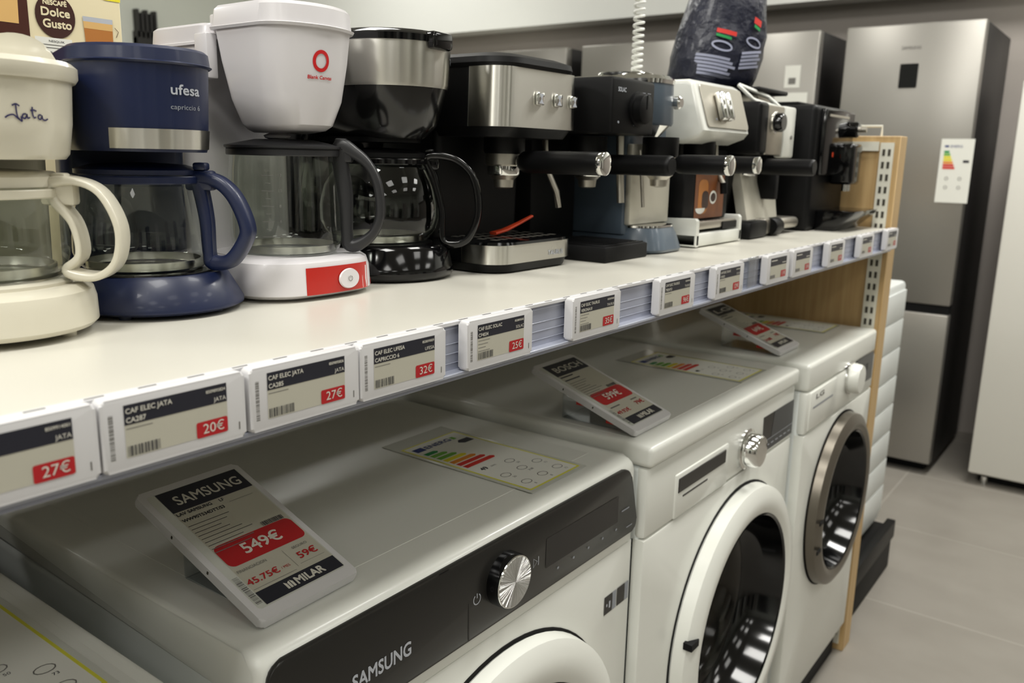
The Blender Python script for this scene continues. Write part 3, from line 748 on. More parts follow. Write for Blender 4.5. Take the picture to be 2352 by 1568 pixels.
def esp_solac():
    x0, x1 = 1.052, 1.178; cx = (x0+x1)/2; hw = (x1-x0)/2
    t = thing('espresso_machine', 'boxy matt black espresso machine with a black round dial, right of the steel-fronted one', 'espresso machine', (cx, .125, ZS), 0, 'espresso machines')
    mb = MB(); mb.box('black_matt', -hw, hw, 0, .28, 0, .023, .003); mb.build('base', t)
    mb = MB(); mb.box('black_plastic', -hw+.004, hw-.004, .006, .12, .023, .0245, .0005, 1)
    for i in range(8): mb.box('black_matt', -hw+.010+i*.0135, -hw+.016+i*.0135, .012, .11, .0245, .0252)
    mb.build('drip_tray', t)
    mb = MB(); mb.box('black_matt', -hw+.002, hw-.002, .135, .28, .02, .19, .004); mb.build('body', t)
    mb = MB(); mb.box('black_plastic', -hw, hw-.002, .0, .28, .181, .258, .005)
    X = FR(0, -.0003, 0)
    mb.text('silver_print', 'SOLAC', -.038, .2385, .006, .0003, w=.022, bold=0.064, X=X)
    mb.rect('grey_print', .01, .03, .240, .2412, .0003, X=X); mb.rect('grey_print', .036, .046, .240, .2412, .0003, X=X)
    mb.lathe('grey_print', [(.0025, 0), (.0025, .001)], 10, X=YAX(.0, 0, .196))
    mb.lathe('grey_print', [(.0018, 0), (.0018, .001)], 10, X=YAX(-.045, 0, .197)); mb.build('upper_housing', t)
    mb = MB(); mb.lathe('black_plastic', [(.025, 0), (.025, .003), (.021, .004), (.0205, .014), (.019, .015)], 40, X=YAX(.010, 0, .2165))
    mb.box('black_matt', .009, .0115, -.0158, -.0149, .2165, .236); mb.build('dial', t)
    portafilter(t, .0, .075, -.066, .1385, .0145, 'black_plastic', None)
    mb = MB(); mb.tube('steel_satin', [(.024, .035, .18), (.024, .033, .13), (.025, .030, .082)], .0058, 12); mb.build('steam_wand', t)
esp_solac()

def esp_grey():
    cx = 1.257; t = thing('espresso_machine', 'slate grey and chrome espresso machine with a flared round base', 'espresso machine', (cx, .125, ZS), 0, 'espresso machines')
    b = Body([(.002, .068, .000, .25, .05, .03), (.006, .070, -.002, .25, .05, .03), (.03, .062, .006, .25, .045, .03), (.041, .056, .012, .245, .04, .03)])
    mb = MB(); b.put(mb, 'slate_plastic'); mb.build('base', t)
    mb = MB(); Body([(.0405, .0575, .0105, .10, .042, .005), (.0435, .0575, .0105, .10, .042, .005), (.0445, .054, .014, .10, .04, .005)]).put(mb, 'chrome'); mb.build('drip_tray', t)
    mb = MB(); Body([(.03, .066, .05, .25, .008, .03), (.20, .064, .05, .25, .008, .03)]).put(mb, 'slate_plastic'); mb.build('body', t)
    mb = MB(); mb.box('backplate', -.066, .068, .042, .052, .0445, .17, .003); mb.build('backsplash', t)
    X = TP(-.014, 0, 0)
    mb = MB(); Body([(.199, .046, .014, .24, .035, .03), (.203, .048, .012, .24, .036, .03), (.262, .047, .014, .24, .036, .03)]).put(mb, 'slate_plastic', X=X); mb.build('upper_housing', t)
    mb = MB(); Body([(.182, .026, .030, .14, .022, .03), (.199, .042, .016, .22, .033, .03)]).put(mb, 'chrome', X=X); mb.build('chrome_collar', t)
    mb = MB(); Body([(.262, .048, .013, .24, .036, .03), (.268, .049, .012, .24, .037, .03), (.274, .044, .018, .235, .034, .03), (.270, .038, .024, .23, .03, .03)]).put(mb, 'chrome', X=X); mb.lathe('chrome', [(.040, .268), (.044, .272), (.045, .279), (.043, .280), (.040, .275), (.01, .274)], 40, X=TP(-.014, .09, 0)); mb.build('cup_warmer', t)
    mb = MB(); mb.lathe('chrome', [(.010, 0), (.010, .008), (.007, .011)], 24, X=YAX(.014, .014, .235)); mb.build('dial', t)
    portafilter(t, -.036, .010, -.108, .1405, .0145, 'black_plastic', 'chrome')
    mb = MB(); mb.tube('steel_satin', [(-.064, .03, .16), (-.064, .025, .12), (-.064, .02, .074)], .0028); mb.build('steam_wand', t)
esp_grey()

def esp_white():
    x0, x1 = 1.350, 1.546; cx = (x0+x1)/2; hw = (x1-x0)/2
    t = thing('espresso_machine', 'white espresso machine with a sloping grey panel and chrome levers', 'espresso machine', (cx, .125, ZS), 0, 'espresso machines')
    mb = MB()
    mb.prism('enamel', [(0, .002), (.27, .002), (.27, .048), (.10, .048), (.004, .050), (0, .046)], -hw, -hw+.012, .002, X=Matrix(((0, 0, 1, 0), (1, 0, 0, 0), (0, 1, 0, 0), (0, 0, 0, 1))))
    mb.prism('enamel', [(0, .002), (.27, .002), (.27, .048), (.10, .048), (.004, .050), (0, .046)], hw-.012, hw, .002, X=Matrix(((0, 0, 1, 0), (1, 0, 0, 0), (0, 1, 0, 0), (0, 0, 0, 1))))
    mb.box('enamel', -hw, hw, .0, .27, .002, .024, .003); mb.build('base', t)
    mb = MB(); mb.box('steel_satin', -hw+.014, hw-.014, .006, .10, .030, .043, .002); mb.box('black_plastic', .02, hw-.016, .004, .008, .027, .040)
    for i in range(9): mb.box('black_plastic', -hw+.02+i*.015, -hw+.027+i*.015, .015, .09, .043, .0435)
    mb.build('drip_tray', t)
    mb = MB(); mb.box('black_plastic', -hw+.004, hw-.004, .030, .27, .044, .128, .004); mb.box('black_plastic', -hw+.004, hw-.004, .085, .27, .126, .18, .004); mb.build('body', t)
    X = FR(.016, .0295, -.006) @ Matrix.Diagonal((1.25, 1, 1, 1)); mb = MB(); mb.rect('picture_brown', -.053, .045, .052, .131, .0002, .003, X=X)
    mb.flat('coffee', rrect(-.042, -.01, .060, .120, .012), .0004, X=X); mb.flat('picture_dark', rrect(-.03, -.008, .068, .1, .009), .0006, X=X)
    mb.flat('paper_white', [(-.034+.016*math.cos(a), .070+.010*math.sin(a)) for a in [PI+PI*i/12 for i in range(13)]], .0007, X=X)
    mb.flat('paper_white', [(.008+.012*math.cos(a), .088+.012*math.sin(a)) for a in [2*PI*i/16 for i in range(16)]], .0004, X=X)
    mb.flat('picture_dark', [(.008+.009*math.cos(a), .088+.008*math.sin(a)) for a in [2*PI*i/16 for i in range(16)]], .0006, X=X)
    mb.build('picture_sticker', t)
    # upper housing: sloped front
    prof = [(.034, .279), (.27, .279), (.27, .175), (.035, .175), (.006, .186), (-.002, .196), (.022, .272)]
    XX = Matrix(((0, 0, 1, 0), (1, 0, 0, 0), (0, 1, 0, 0), (0, 0, 0, 1)))
    mb = MB(); mb.prism('enamel', prof, -hw, hw, .008, 3, X=XX); mb.build('upper_housing', t)
    # sloped grey panel
    dz = .076; dy = .024; L = math.hypot(dz, dy); tilt = math.atan2(dy, dz)
    XP = FR(0, -.0030, .196, 0, tilt)
    mb = MB(); mb.prism('steel_satin', rrect(-hw+.014, hw-.008, .006, L-.001, .006), .0, .002, .0006, 1, X=XP)
    mb.build('front_panel', t)
    for u in (-.030, -.004):
        mb = MB(); mb.box('chrome', u-.007, u+.007, .016, .066, .002, .018, .005, 3, X=XP); mb.build('lever', t)
    mb = MB(); mb.lathe('grey_print', [(.0018, .002), (.0018, .003)], 8, X=XP @ Matrix.Translation((-.045, .02, 0))); mb.build('indicator', t)
    portafilter(t, .0, .05, -.062, .1405, .0145, 'black_plastic', 'chrome')
    mb = MB(); mb.tube('steel_satin', [(.045, .04, .18), (.045, .035, .13), (.047, .02, .105)], .005); mb.tube('black_plastic', [(.047, .02, .108), (.047, .018, .088)], .007); mb.build('steam_wand', t)
esp_white()

def esp_bw():
    cx, hw = 1.708, .108
    t = thing('espresso_machine', 'black and white espresso machine with a steel strip and a black knob', 'espresso machine', (cx, .125, ZS), 0, 'espresso machines')
    mb = MB(); mb.box('black_plastic', -.130, -.040, -.006, .26, .001, .034, .006); mb.box('black_plastic', -.05, .13, .02, .26, .001, .02, .004); mb.build('base', t)
    mb = MB(); mb.box('steel_satin', -.040, -.004, .0, .1, .004, .036, .005)
    mb.box('steel_satin', .024, .150, -.004, .10, .010, .033, .010, 3); mb.build('drip_tray', t)
    mb = MB(); mb.lathe('black_plastic', [(.0165, -.02), (.0175, -.015), (.0175, .018), (.0165, .02)], 28, X=Matrix.Translation((.008, .002, .019)) @ Matrix.Rotation(PI/2, 4, 'Y')); mb.build('roller', t)
    mb = MB(); mb.box('black_plastic', -hw, hw, .062, .26, .03, .17, .004); mb.build('body', t)
    XX = Matrix(((0, 0, 1, 0), (1, 0, 0, 0), (0, 1, 0, 0), (0, 0, 0, 1)))
    mb = MB(); V = [(-.083, .022, .034), (.080, .022, .034), (.118, .050, .125), (-.066, .050, .125)]
    mb.add('backplate', V+[(a, b+.02, c) for a, b, c in V], [(0, 1, 2, 3), (7, 6, 5, 4), (0, 4, 5, 1), (1, 5, 6, 2), (2, 6, 7, 3), (3, 7, 4, 0)])
    mb.build('backsplash', t)
    mb = MB(); mb.box('black_matt', .012, .030, .005, .045, .072, .130, .003); mb.build('steam_wand', t)
    mb = MB(); mb.box('black_plastic', -hw, -.064, .0, .26, .160, .258, .008, 3); mb.box('black_plastic', -.064, hw-.005, .012, .26, .160, .256, .004); mb.build('upper_housing', t)
    mb = MB(); mb.box('steel_satin', -.066, .022, .002, .014, .160, .254, .003); mb.build('front_panel', t)
    mb = MB(); mb.box('enamel', .022, .085, .0, .02, .155, .256, .005); mb.lathe('ink_grey', [(.004, 0), (.004, .003)], 12, X=YAX(.062, .001, .196)); mb.build('side_panel', t)
    mb = MB(); mb.lathe('black_gloss', [(.018, 0), (.018, .016), (.015, .02)], 32, X=YAX(-.026, .004, .222)); mb.lathe('chrome', [(.021, 0), (.021, .004), (.019, .005)], 32, X=YAX(-.026, .004, .222)); mb.build('dial', t)
    P = [(-.075, .03, .262), (.055, .02, .252), (.035, .045, .276), (-.098, .055, .290)]
    mb = MB(); mb.sweep('enamel', smooth_poly(P), (0, -.85, .5), .006, .008, True); mb.build('tray_frame', t)
    mb = MB(); mb.box('steel_satin', .02, .10, .06, .2, .256, .283, .004); mb.build('water_tank', t)
    mb = MB(); mb.box('black_plastic', -.02, .14, .04, .24, .283, .292, .004); mb.build('lid', t)
    portafilter(t, -.040, .05, -.088, .1375, .0155, 'black_plastic', None, False)
def smooth_poly(P):
    out = []
    for i in range(len(P)):
        a, b = Vector(P[i]), Vector(P[(i+1) % len(P)])
        for t in (.06, .5, .94): out.append(a.lerp(b, t))
    return out
esp_bw()

def superauto():
    x0, x1 = 1.875, 2.115; cx = (x0+x1)/2; hw = (x1-x0)/2
    t = thing('bean_to_cup_machine', 'large black bean-to-cup coffee machine nearest the oak panel', 'coffee machine', (cx, .11, ZS))
    mb = MB(); mb.box('black_plastic', -hw, hw, .0, .4, .0, .268, .012, 3); mb.build('body', t)
    mb = MB(); mb.box('black_gloss', -hw+.03, hw, -.012, .004, .12, .262, .005); mb.box('steel_satin', -hw+.05, hw-.05, -.0135, -.011, .245, .25); mb.build('front_panel', t)
    mb = MB(); mb.box('black_gloss', hw-.12, hw-.05, -.05, .0, .10, .19, .008, 3)
    for s in (-.012, .012): mb.lathe('chrome', [(.006, 0), (.006, .03)], 16, X=TP(hw-.085+s, -.03, .125-.04))
    mb.build('coffee_spout', t)
    mb = MB(); mb.lathe('black_gloss', [(.018, 0), (.018, .02), (.014, .024)], 28, X=YAX(hw-.045, -.012, .222)); mb.lathe('steel_satin', [(.006, .024), (.006, .04)], 12, X=YAX(hw-.045, -.012, .222)); mb.build('dial', t)
    mb = MB(); mb.prism('black_gloss', [(-.085, .045), (.0, .045), (.0, .0), (-.04, .0), (-.08, .036)], -hw+.05, hw-.005, .004, 2, X=Matrix(((0, 0, 1, 0), (1, 0, 0, 0), (0, 1, 0, 0), (0, 0, 0, 1)))); mb.build('drip_tray', t)
    mb = MB(); mb.box('orange_plastic', -.03, -.022, -.0125, -.0118, .16, .17); mb.build('indicator', t)
    mb = MB(); mb.box('black_plastic', -hw+.03, hw-.05, .05, .35, .268, .276, .003); mb.build('lid', t)
superauto()

# ------------------------------------------------------------------ coffee bag and coiled cable
def coffee_bag():
    t = thing('coffee_bag', 'dark navy bag of coffee beans with pale print, slumped on the espresso machines', 'coffee bag', (1.700, .275, ZS+.2925), math.radians(-32))
    n = 28; loops = []
    for z, w, d, sh in ((0, .074, .046, .000), (.004, .086, .058, .0), (.02, .092, .062, .002), (.06, .094, .066, .008), (.10, .091, .062, .014), (.15, .084, .055, .024), (.20, .077, .046, .034), (.25, .073, .032, .042), (.29, .070, .012, .048), (.31, .070, .003, .050)):
        L = []
        for i in range(n):
            a = 2*PI*i/n; c, s = math.cos(a), math.sin(a)
            q = .0032*math.sin(a*5+z*60)*(1 if 0 < z < .28 else .2)+.003*math.sin(a*3-z*90)*(1 if .01 < z < .28 else 0)
            L.append(((w+q)*abs(c)**.7*(1 if c > 0 else -1)+sh, (d+q)*abs(s)**.8*(1 if s > 0 else -1), z))
        loops.append(L)
    mb = MB(); mb.loft('bag_navy', loops); mb.build('pouch', t, 60)
    rz = math.radians(-14)
    def fn(u, z):
        zs = [c for c in (0, .02, .06, .10, .15, .20, .25, .29)]
        D_ = [.030, .062, .066, .062, .055, .046, .032, .012]; W_ = [.06, .092, .094, .091, .084, .077, .073, .07]; H_ = [0, .002, .008, .014, .024, .034, .042, .048]
        k = 0
        while k < 6 and z > zs[k+1]: k += 1
        f = (z-zs[k])/(zs[k+1]-zs[k]); d = D_[k]*(1-f)+D_[k+1]*f; w = W_[k]*(1-f)+W_[k+1]*f; h = H_[k]*(1-f)+H_[k+1]*f
        q = max(0, 1-abs(u/w)**2.6)**.5
        return (u+h, -(d+.005)*q-.0012, z)
    mb = MB()
    def patch(m, pts): mb.stroke(m, pts, .001, fn=fn)
    for (u0, u1, z0, z1, m) in ((-.050, -.008, .100, .108, 'label_red'), (-.050, -.018, .093, .098, 'label_green_dark'), (.03, .052, .122, .134, 'label_red'), (.032, .05, .114, .120, 'label_green_dark')):
        V = []; F = []
        for i in range(7):
            for z in (z0-.0012*i, z1-.0012*i): V.append(fn(u0+(u1-u0)*i/6, z))
        for i in range(6): F.append((2*i, 2*i+2, 2*i+3, 2*i+1))
        mb.add(m, V, F)
    for cu, cz in ((-.035, .074), (.038, .084)):
        mb.stroke('bag_print', [(cu+.020*math.cos(a), cz+.008*math.sin(a)-.2*(.020*math.cos(a))) for a in [2*PI*i/24 for i in range(24)]], .0035, fn=fn, closed=True)
    for i in range(8):
        mb.stroke('bag_print', [(-.078+j*.008, .058-i*.0066-.0012*j) for j in range(9+(i % 3))], .0048, fn=fn)
    for i in range(5):
        mb.stroke('bag_print', [(.010+j*.008, .062-i*.007+.001*j) for j in range(8-(i % 2))], .0048, fn=fn)
    mb.build('print', t)
coffee_bag()
def coil():
    P = [(1.44, .30, ZS+.282)]; N = 46
    for i in range(N*10):
        a = 2*PI*i/10; P.append((1.43+.0088*math.cos(a), .30+.0088*math.sin(a), ZS+.284+i*.00096+.0000009*i*i))
    zt = P[-1][2]
    P += [(1.434, .30, zt+.01), (1.435, .30, 2.3), (1.436, .30, 3.09)]
    mb = MB(); mb.tube('cable_white', P, .0025, 7)
    tag(mb.build('coiled_cable'), 'white coiled security cable hanging from above behind the machines', 'cable')
coil()

# ------------------------------------------------------------------ capsule box
def capsule_box():
    t = thing('capsule_box', 'cream and brown coffee capsule box behind the cream coffee maker', 'box', (.435, .45, ZS))
    mb = MB(); mb.box('box_cream', -.11, .099, 0, .1, 0, .37, .001, 1); mb.build('carton', t)
    X = FR(0, -.0004, 0)
    mb = MB(); mb.rect('box_brown', -.11, .0, .20, .37, .0, X=X); mb.rect('box_brown', -.11, .099, .208, .222, .0, X=X)
    mb.flat('coffee_foam', [(-.035, .268), (-.01, .268), (-.008, .33), (-.037, .33)], .0002, X=X)
    mb.flat('coffee', [(.0595, .205), (.0865, .205), (.088, .277), (.056, .277)], .0003, X=X)
    mb.flat('coffee_foam', [(.0563, .272), (.0877, .272), (.0882, .279), (.0558, .279)], .0004, X=X)
    mb.flat('silver_print', [(.0558, .279), (.0882, .279), (.0885, .284), (.0555, .284)], .0004, X=X)
    mb.flat('picture_brown', circ(.049, .243, .0065, 16), .0004, X=X)
    mb.rect('label_yellow', .080, .099, .3035, .32, .0002, X=X)
    mb.flat('logo_brown', [(.027+.0205*math.cos(a), .280+.0220*math.sin(a)) for a in [2*PI*i/36 for i in range(36)]], .0004, X=X)
    mb.text('box_cream', 'NESCAFÉ', .027, .2905, .0048, .0006, w=.024, bold=0.096, X=X)
    mb.text('box_cream', 'Dolce', .027, .2795, .0085, .0006, w=.029, bold=0.064, X=X)
    mb.text('box_cream', 'Gusto', .028, .2680, .0085, .0006, w=.029, bold=0.064, X=X)
    mb.stroke('box_brown', [(.0905, .276), (.0945, .272), (.0915, .266)], .0006, .0004, X=X)
    mb.rect('paper_white', .004, .042, .230, .258, .0008, X=X)
    mb.text('ink_dark', 'NESQUIK', .026, .2535, .0022, .001, w=.016, X=X)
    mb.rect('ink_grey', .010, .034, .2505, .2512, .001, X=X); mb.rect('ink_grey', .010, .034, .2475, .2482, .001, X=X)
    mb.text('ink_dark', 'PVP 5,99€', .023, .2415, .0028, .001, w=.02, X=X)
    barcode(mb, 'ink_dark', .010, .024, .2375, .2405, .001, X, 5)
    mb.text('ink_dark', 'MILAR', .031, .2325, .0032, .001, w=.017, bold=0.064, X=X)
    mb.build('printed_front', t)
capsule_box()

# ================================================================== WASHING MACHINES
def energy_label(label, x, y, z, group='energy labels lying on the washing machines'):
    """EU energy label in a clear sleeve, lying on a lid, its head towards the back"""
    t = thing('energy_label', label, 'label', (x, y, z), 0, group)
    w, h = .112, .222
    mb = MB(); mb.box('film', -w/2-.006, w/2+.006, -.006, h+.03, 0, .0004); mb.build('clear_sleeve', t)
    mb = MB(); Z = .0005
    mb.rect('yellow_print', -w/2, w/2, 0, h, Z, .002); mb.rect('paper_white', -w/2+.003, w/2-.003, .003, h-.003, Z+.0001, .002)
    Z += .0003
    mb.rect('label_blue', -.048, -.030, .196, .209, Z); mb.text('label_blue', 'ENERG', -.027, .197, .0105, Z, 'L', w=.05, bold=0.064)
    mb.rect('label_green', .027, .034, .197, .207, Z)
    for i, c in enumerate(('label_green_dark', 'label_green', 'label_green', 'label_yellow', 'label_orange', 'label_red', 'label_red')):
        y0 = .178-i*.0117; x1 = -.028+i*.0062
        mb.flat(c, [(-.048, y0), (x1, y0), (x1+.0045, y0+.0045), (x1, y0+.009), (-.048, y0+.009)], Z)
    mb.flat('ink_dark', [(.028, .176), (.048, .176), (.048, .190), (.028, .190), (.021, .183)], Z)
    mb.text('ink_dark', '49', -.036, .086, .009, Z, bold=0.064); mb.text('ink_grey', 'kWh', -.018, .087, .004, Z)
    rn = random.Random(3)
    for (cx_, cy_) in ((.01, .083), (-.035, .055), (.0, .055), (.034, .055), (-.035, .022), (.0, .022), (.034, .022)):
        mb.stroke('ink_grey', [(cx_+.008*math.cos(a), cy_+.006*math.sin(a)) for a in [2*PI*i/12 for i in range(12)]], .0011, Z, closed=True)
        mb.text('ink_dark', rn.choice(('8', '50', '3:38', '73')), cx_+.003, cy_-.014, .0042, Z)
    mb.build('printed_sheet', t)

SW = MB
def washer_left():
    t = thing('washing_machine', 'white washing machine in the bottom left corner of the photo', 'washing machine', (-.285, .06, 0), 0, 'washing machines under the shelf')
    mb = MB(); mb.box('enamel_side', 0, .6, .012, .52, .02, .80, .006); mb.build('body', t)
    mb = MB(); mb.box('enamel', -.001, .601, .0, .525, .806, .85, .008, 3)
    mb.box('enamel', .03, .585, .012, .515, .8495, .8506, .0004, 1); mb.build('lid', t)
    mb = MB(); mb.box('enamel', 0, .6, -.004, .012, .69, .806, .006); mb.build('control_panel', t)
    mb = MB(); mb.lathe('door_bronze', [(.2, 0), (.2, .02), (.16, .03), (.15, .01)], 48, X=YAX(.3, .012, .45), cap=(0, 0)); mb.lathe('glass_dark', [(.15, .01), (.05, .02), (.01, .021)], 40, X=YAX(.3, .012, .45)); mb.build('door', t)
    energy_label('energy label at the bottom left corner of the photo with yellow edge', .2285, .095, .8512)
washer_left()

def plate_hole(mb, mt, x0, x1, z0, z1, cx, cz, r, ya, yb, e=.004):
    """upright plate between ya (front) and yb with a round opening"""
    n = 72; O = []; I = []
    for i in range(n):
        a = 2*PI*i/n; c, s_ = math.cos(a), math.sin(a)
        k = min((x1-cx)/c if c > 1e-6 else (x0-cx)/c if c < -1e-6 else 9, (z1-cz)/s_ if s_ > 1e-6 else (z0-cz)/s_ if s_ < -1e-6 else 9)
        O.append((cx+k*c, cz+k*s_)); I.append((cx+r*c, cz+r*s_))
    for C_ in ((x0, z0), (x1, z0), (x1, z1), (x0, z1)):
        k = min(range(n), key=lambda q: (O[q][0]-C_[0])**2+(O[q][1]-C_[1])**2); O[k] = C_
    sh = lambda P, d: [(min(max(x, x0+d), x1-d), min(max(z, z0+d), z1-d)) for x, z in P]
    L = [[(x, yb, z) for x, z in O], [(x, ya+e, z) for x, z in O], [(x, ya+e*.3, z) for x, z in sh(O, e*.3)], [(x, ya, z) for x, z in sh(O, e)],
         [(x, ya, z) for x, z in I], [(x, yb, z) for x, z in I]]
    mb.loft(mt, L, cap=(0, 0))
def shell(mb, mt, w, y0, y1, z0, z1, b=.006):
    mb.box(mt, 0, .02, y0, y1, z0, z1, b, 3); mb.box(mt, w-.02, w, y0, y1, z0, z1, b, 3)
    mb.box(mt, .01, w-.01, y1-.02, y1, z0, z1, .003); mb.box(mt, .01, w-.01, y0+.02, y1-.01, z0, z0+.02)

def door(t, cx, cz, ro, ri, y, ring, inner, gl='glass_dark', gap=True, proud=.03):
    d = MB()
    d.lathe(ring, [(ro-.004, -.002), (ro, .004), (ro-.003, proud*.7), (ro-.02, proud), (ri+.010, proud), (ri, proud-.004), (ri-.003, proud-.012)], 72, X=YAX(cx, y, cz), cap=(0, 0))
    dd = d.build('door', t)
    d = MB(); d.lathe(inner, [(ri-.001, proud-.003), (ri-.005, proud-.006), (ri-.012, -.010), (ri-.022, -.035), (ri-.034, -.045)], 64, X=YAX(cx, y, cz), cap=(0, 0)); d.build('inner_ring', dd)
    d = MB(); d.lathe(gl, [(ri-.032, -.044), (ri-.050, -.062), (ri*.45, -.080), (.01, -.085)], 56, X=YAX(cx, y, cz)); d.build('door_glass', dd)
    d = MB(); d.lathe('drum_grey', [(ri-.004, -.05), (ri+.004, -.16), (ri*.5, -.175), (.01, -.18)], 48, X=YAX(cx, y, cz), cap=(0, 1)); d.build('drum', t)
    if gap:
        d = MB(); d.lathe('black_matt', [(ro+.0035, -.0015), (ro+.0035, .0012), (ro-.006, .0012)], 72, X=YAX(cx, y, cz), cap=(0, 0)); d.build('door_gasket', t)
    return dd

def washer_samsung():
    x0, x1 = .373, 1.000; w = x1-x0
    t = thing('washing_machine', 'white washing machine with a long black control strip and a spun metal knob', 'washing machine', (x0, .03, 0), 0, 'washing machines under the shelf')
    mb = MB(); shell(mb, 'enamel_side', w, .006, .56, .02, .812, .008); mb.build('body', t)
    # top and front hood, one rounded shell
    prof = [(.0, .73), (.0, .835), (.003, .843), (.010, .8485), (.022, .850), (.565, .850), (.57, .845), (.57, .813), (.04, .813), (.04, .73)]
    mb = MB(); mb.prism('enamel', prof, 0, w, .009, 3, X=Matrix(((0, 0, 1, 0), (1, 0, 0, 0), (0, 1, 0, 0), (0, 0, 0, 1))))
    mb.box('enamel', .045, w-.03, .06, .55, .8495, .8504, .0003, 1); mb.build('lid', t)
    mb = MB(); plate_hole(mb, 'enamel', .001, w-.001, .02, .729, .700-x0, .462, .20, .0, .02); mb.build('front', t)
    X = FR(-x0, -.0, 0)
    mb = MB(); P = [(x, z) for x, z in rrect(.379, 1.004, .746, .8435, .016)]
    P = [(x - (.028*(z-.746)/.0975 if x > .9 else 0), z) for x, z in P]
    mb.prism('panel_black', P, -.001, .005, .0018, 2, X=X)
    Z = .0053
    mb.rect('display_black', .775, .945, .774, .812, Z, .002, X=X)
    mb.rect('dark_trim', .632, .6335, .747, .79, Z, X=X); mb.rect('black_matt', .585, .60, .842, .8432, Z, X=X)
    mb.text('silver_print', 'SAMSUNG', .506, .7755, .0150, Z, w=.076, bold=0.045, X=X)
    power_icon(mb, 'silver_print', .646, .790, .0058, .0012, X, z=Z)
    mb.stroke('silver_print', [(.7495, .785), (.7495, .796), (.757, .7905)], .001, Z, X, closed=True); mb.stroke('silver_print', [(.7595, .785), (.7595, .796)], .0012, Z, X)
    for i in range(5): mb.rect('grey_print', .80+i*.035, .804+i*.035, .763, .766, Z, .001, X=X)
    mb.rect('grey_print', .955, .975, .785, .787, Z, X=X); mb.rect('grey_print', .97, .986, .757, .7585, Z, X=X)
    mb.build('control_panel', t)
    kx, kz = .693-x0, .796
    mb = MB(); mb.lathe('black_gloss', [(.0310, 0), (.0310, .011), (.030, .015)], 56, X=YAX(kx, -.005, kz), cap=(1, 0))
    mb.lathe('chrome', [(.030, .0148), (.0296, .0158), (.0285, .016)], 56, X=YAX(kx, -.005, kz), cap=(0, 0))
    kn = mb.build('knob', t)
    mb = MB(); mb.lathe('spun', [(.0285, 0), (.0284, .0006), (.002, .0006)], 96, X=Matrix.Rotation(PI/2, 4, 'X')); o = mb.build('knob_face', kn); o.location = (kx, -.0209, kz)
    mb = MB(); X = FR(-x0, -.0002, 0)
    for i, (a, c) in enumerate(((.928, 'dark_trim'), (.9495, 'grey_print'), (.962, 'dark_trim'), (.9835, 'grey_print'))):
        mb.rect(c, a, a+(.021 if i % 2 == 0 else .010), .641, .668, .0003+.0001*(i % 2), X=X)
    mb.rect('silver_print', .933, .936, .652, .656, .0006, X=X); mb.rect('silver_print', .940, .944, .648, .658, .0006, X=X); mb.build('sticker', t)
    door(t, .700-x0, .462, .240, .185, .0, 'enamel', 'black_gloss')
    energy_label('energy label lying on the washing machine with the black control strip', .861, .070, .8512)
washer_samsung()

def washer_bosch():
    x0, x1 = 1.010, 1.612; w = x1-x0
    t = thing('washing_machine', 'white washing machine with a chrome knob, a slotted drawer and a large dark door glass', 'washing machine', (x0, .017, 0), 0, 'washing machines under the shelf')
    mb = MB(); shell(mb, 'enamel_side', w, .010, .57, .02, .832, .008); mb.build('body', t)
    mb = MB(); mb.box('enamel', -.002, w+.002, -.006, .575, .8325, .864, .008, 4)
    mb.box('enamel', .02, w-.02, .035, .56, .8636, .8645, .0003, 1); mb.build('lid', t)
    mb = MB(); mb.box('enamel', 0, w, .0, .02, .725, .8315, .006); mb.build('control_panel', t)
    mb = MB(); plate_hole(mb, 'enamel', 0, w, .06, .7235, .352, .452, .21, .0, .02); mb.build('front', t)
    mb = MB(); mb.box('black_matt', .02, w-.02, .015, .03, .0, .06); mb.build('kick_panel', t)
    mb = MB(); mb.box('enamel', .088, .282, -.003, .004, .727, .797, .003); d = mb.build('detergent_drawer', t)
    mb = MB(); mb.box('dark_trim', .095, .268, -.0042, -.002, .767, .790, .001, 1); mb.build('handle_recess', d)
    mb = MB(); mb.box('dark_trim', .112, .2, -.0036, -.002, .757, .7595); mb.build('latch', d)
    mb = MB(); mb.lathe('chrome', [(.036, 0), (.036, .003), (.031, .005), (.029, .024), (.026, .028), (.02, .0285)], 48, X=YAX(.366, .0, .7640)); mb.build('knob', t)
    X = FR(0, -.0004, 0)
    mb = MB(); mb.flat('display_black', [(.445, .733), (.600, .733), (.598, .802), (.440, .802)], 0, X=X); mb.flat('display_grey', [(.485, .755), (.600, .755), (.598, .802), (.495, .802)], .0003, X=X)
    mb.rect('display_grey', .452, .6, .733, .753, .0003, X=X)
    for i in range(6): mb.rect('silver_print', .465+i*.022, .478+i*.022, .742, .744, .0005, X=X)
    mb.rect('silver_print', .446, .600, .7535, .7545, .0006, X=X); mb.build('display', t)
    mb = MB()
    for i in range(8): mb.rect('grey_print', .33+.006*(i % 2), .345, .738+i*.0075, .7388+i*.0075, .0003, X=X)
    mb.build('program_print', t)
    door(t, .352, .452, .245, .195, .0, 'enamel', 'black_gloss', proud=.034)
    mb = MB(); mb.box('black_matt', .352-.240, .352-.214, -.0355, -.02, .508, .520, .0006, 1); mb.build('door_latch', t)
    energy_label('energy label lying on the washing machine with the chrome knob', 1.487, .060, .8652)
washer_bosch()

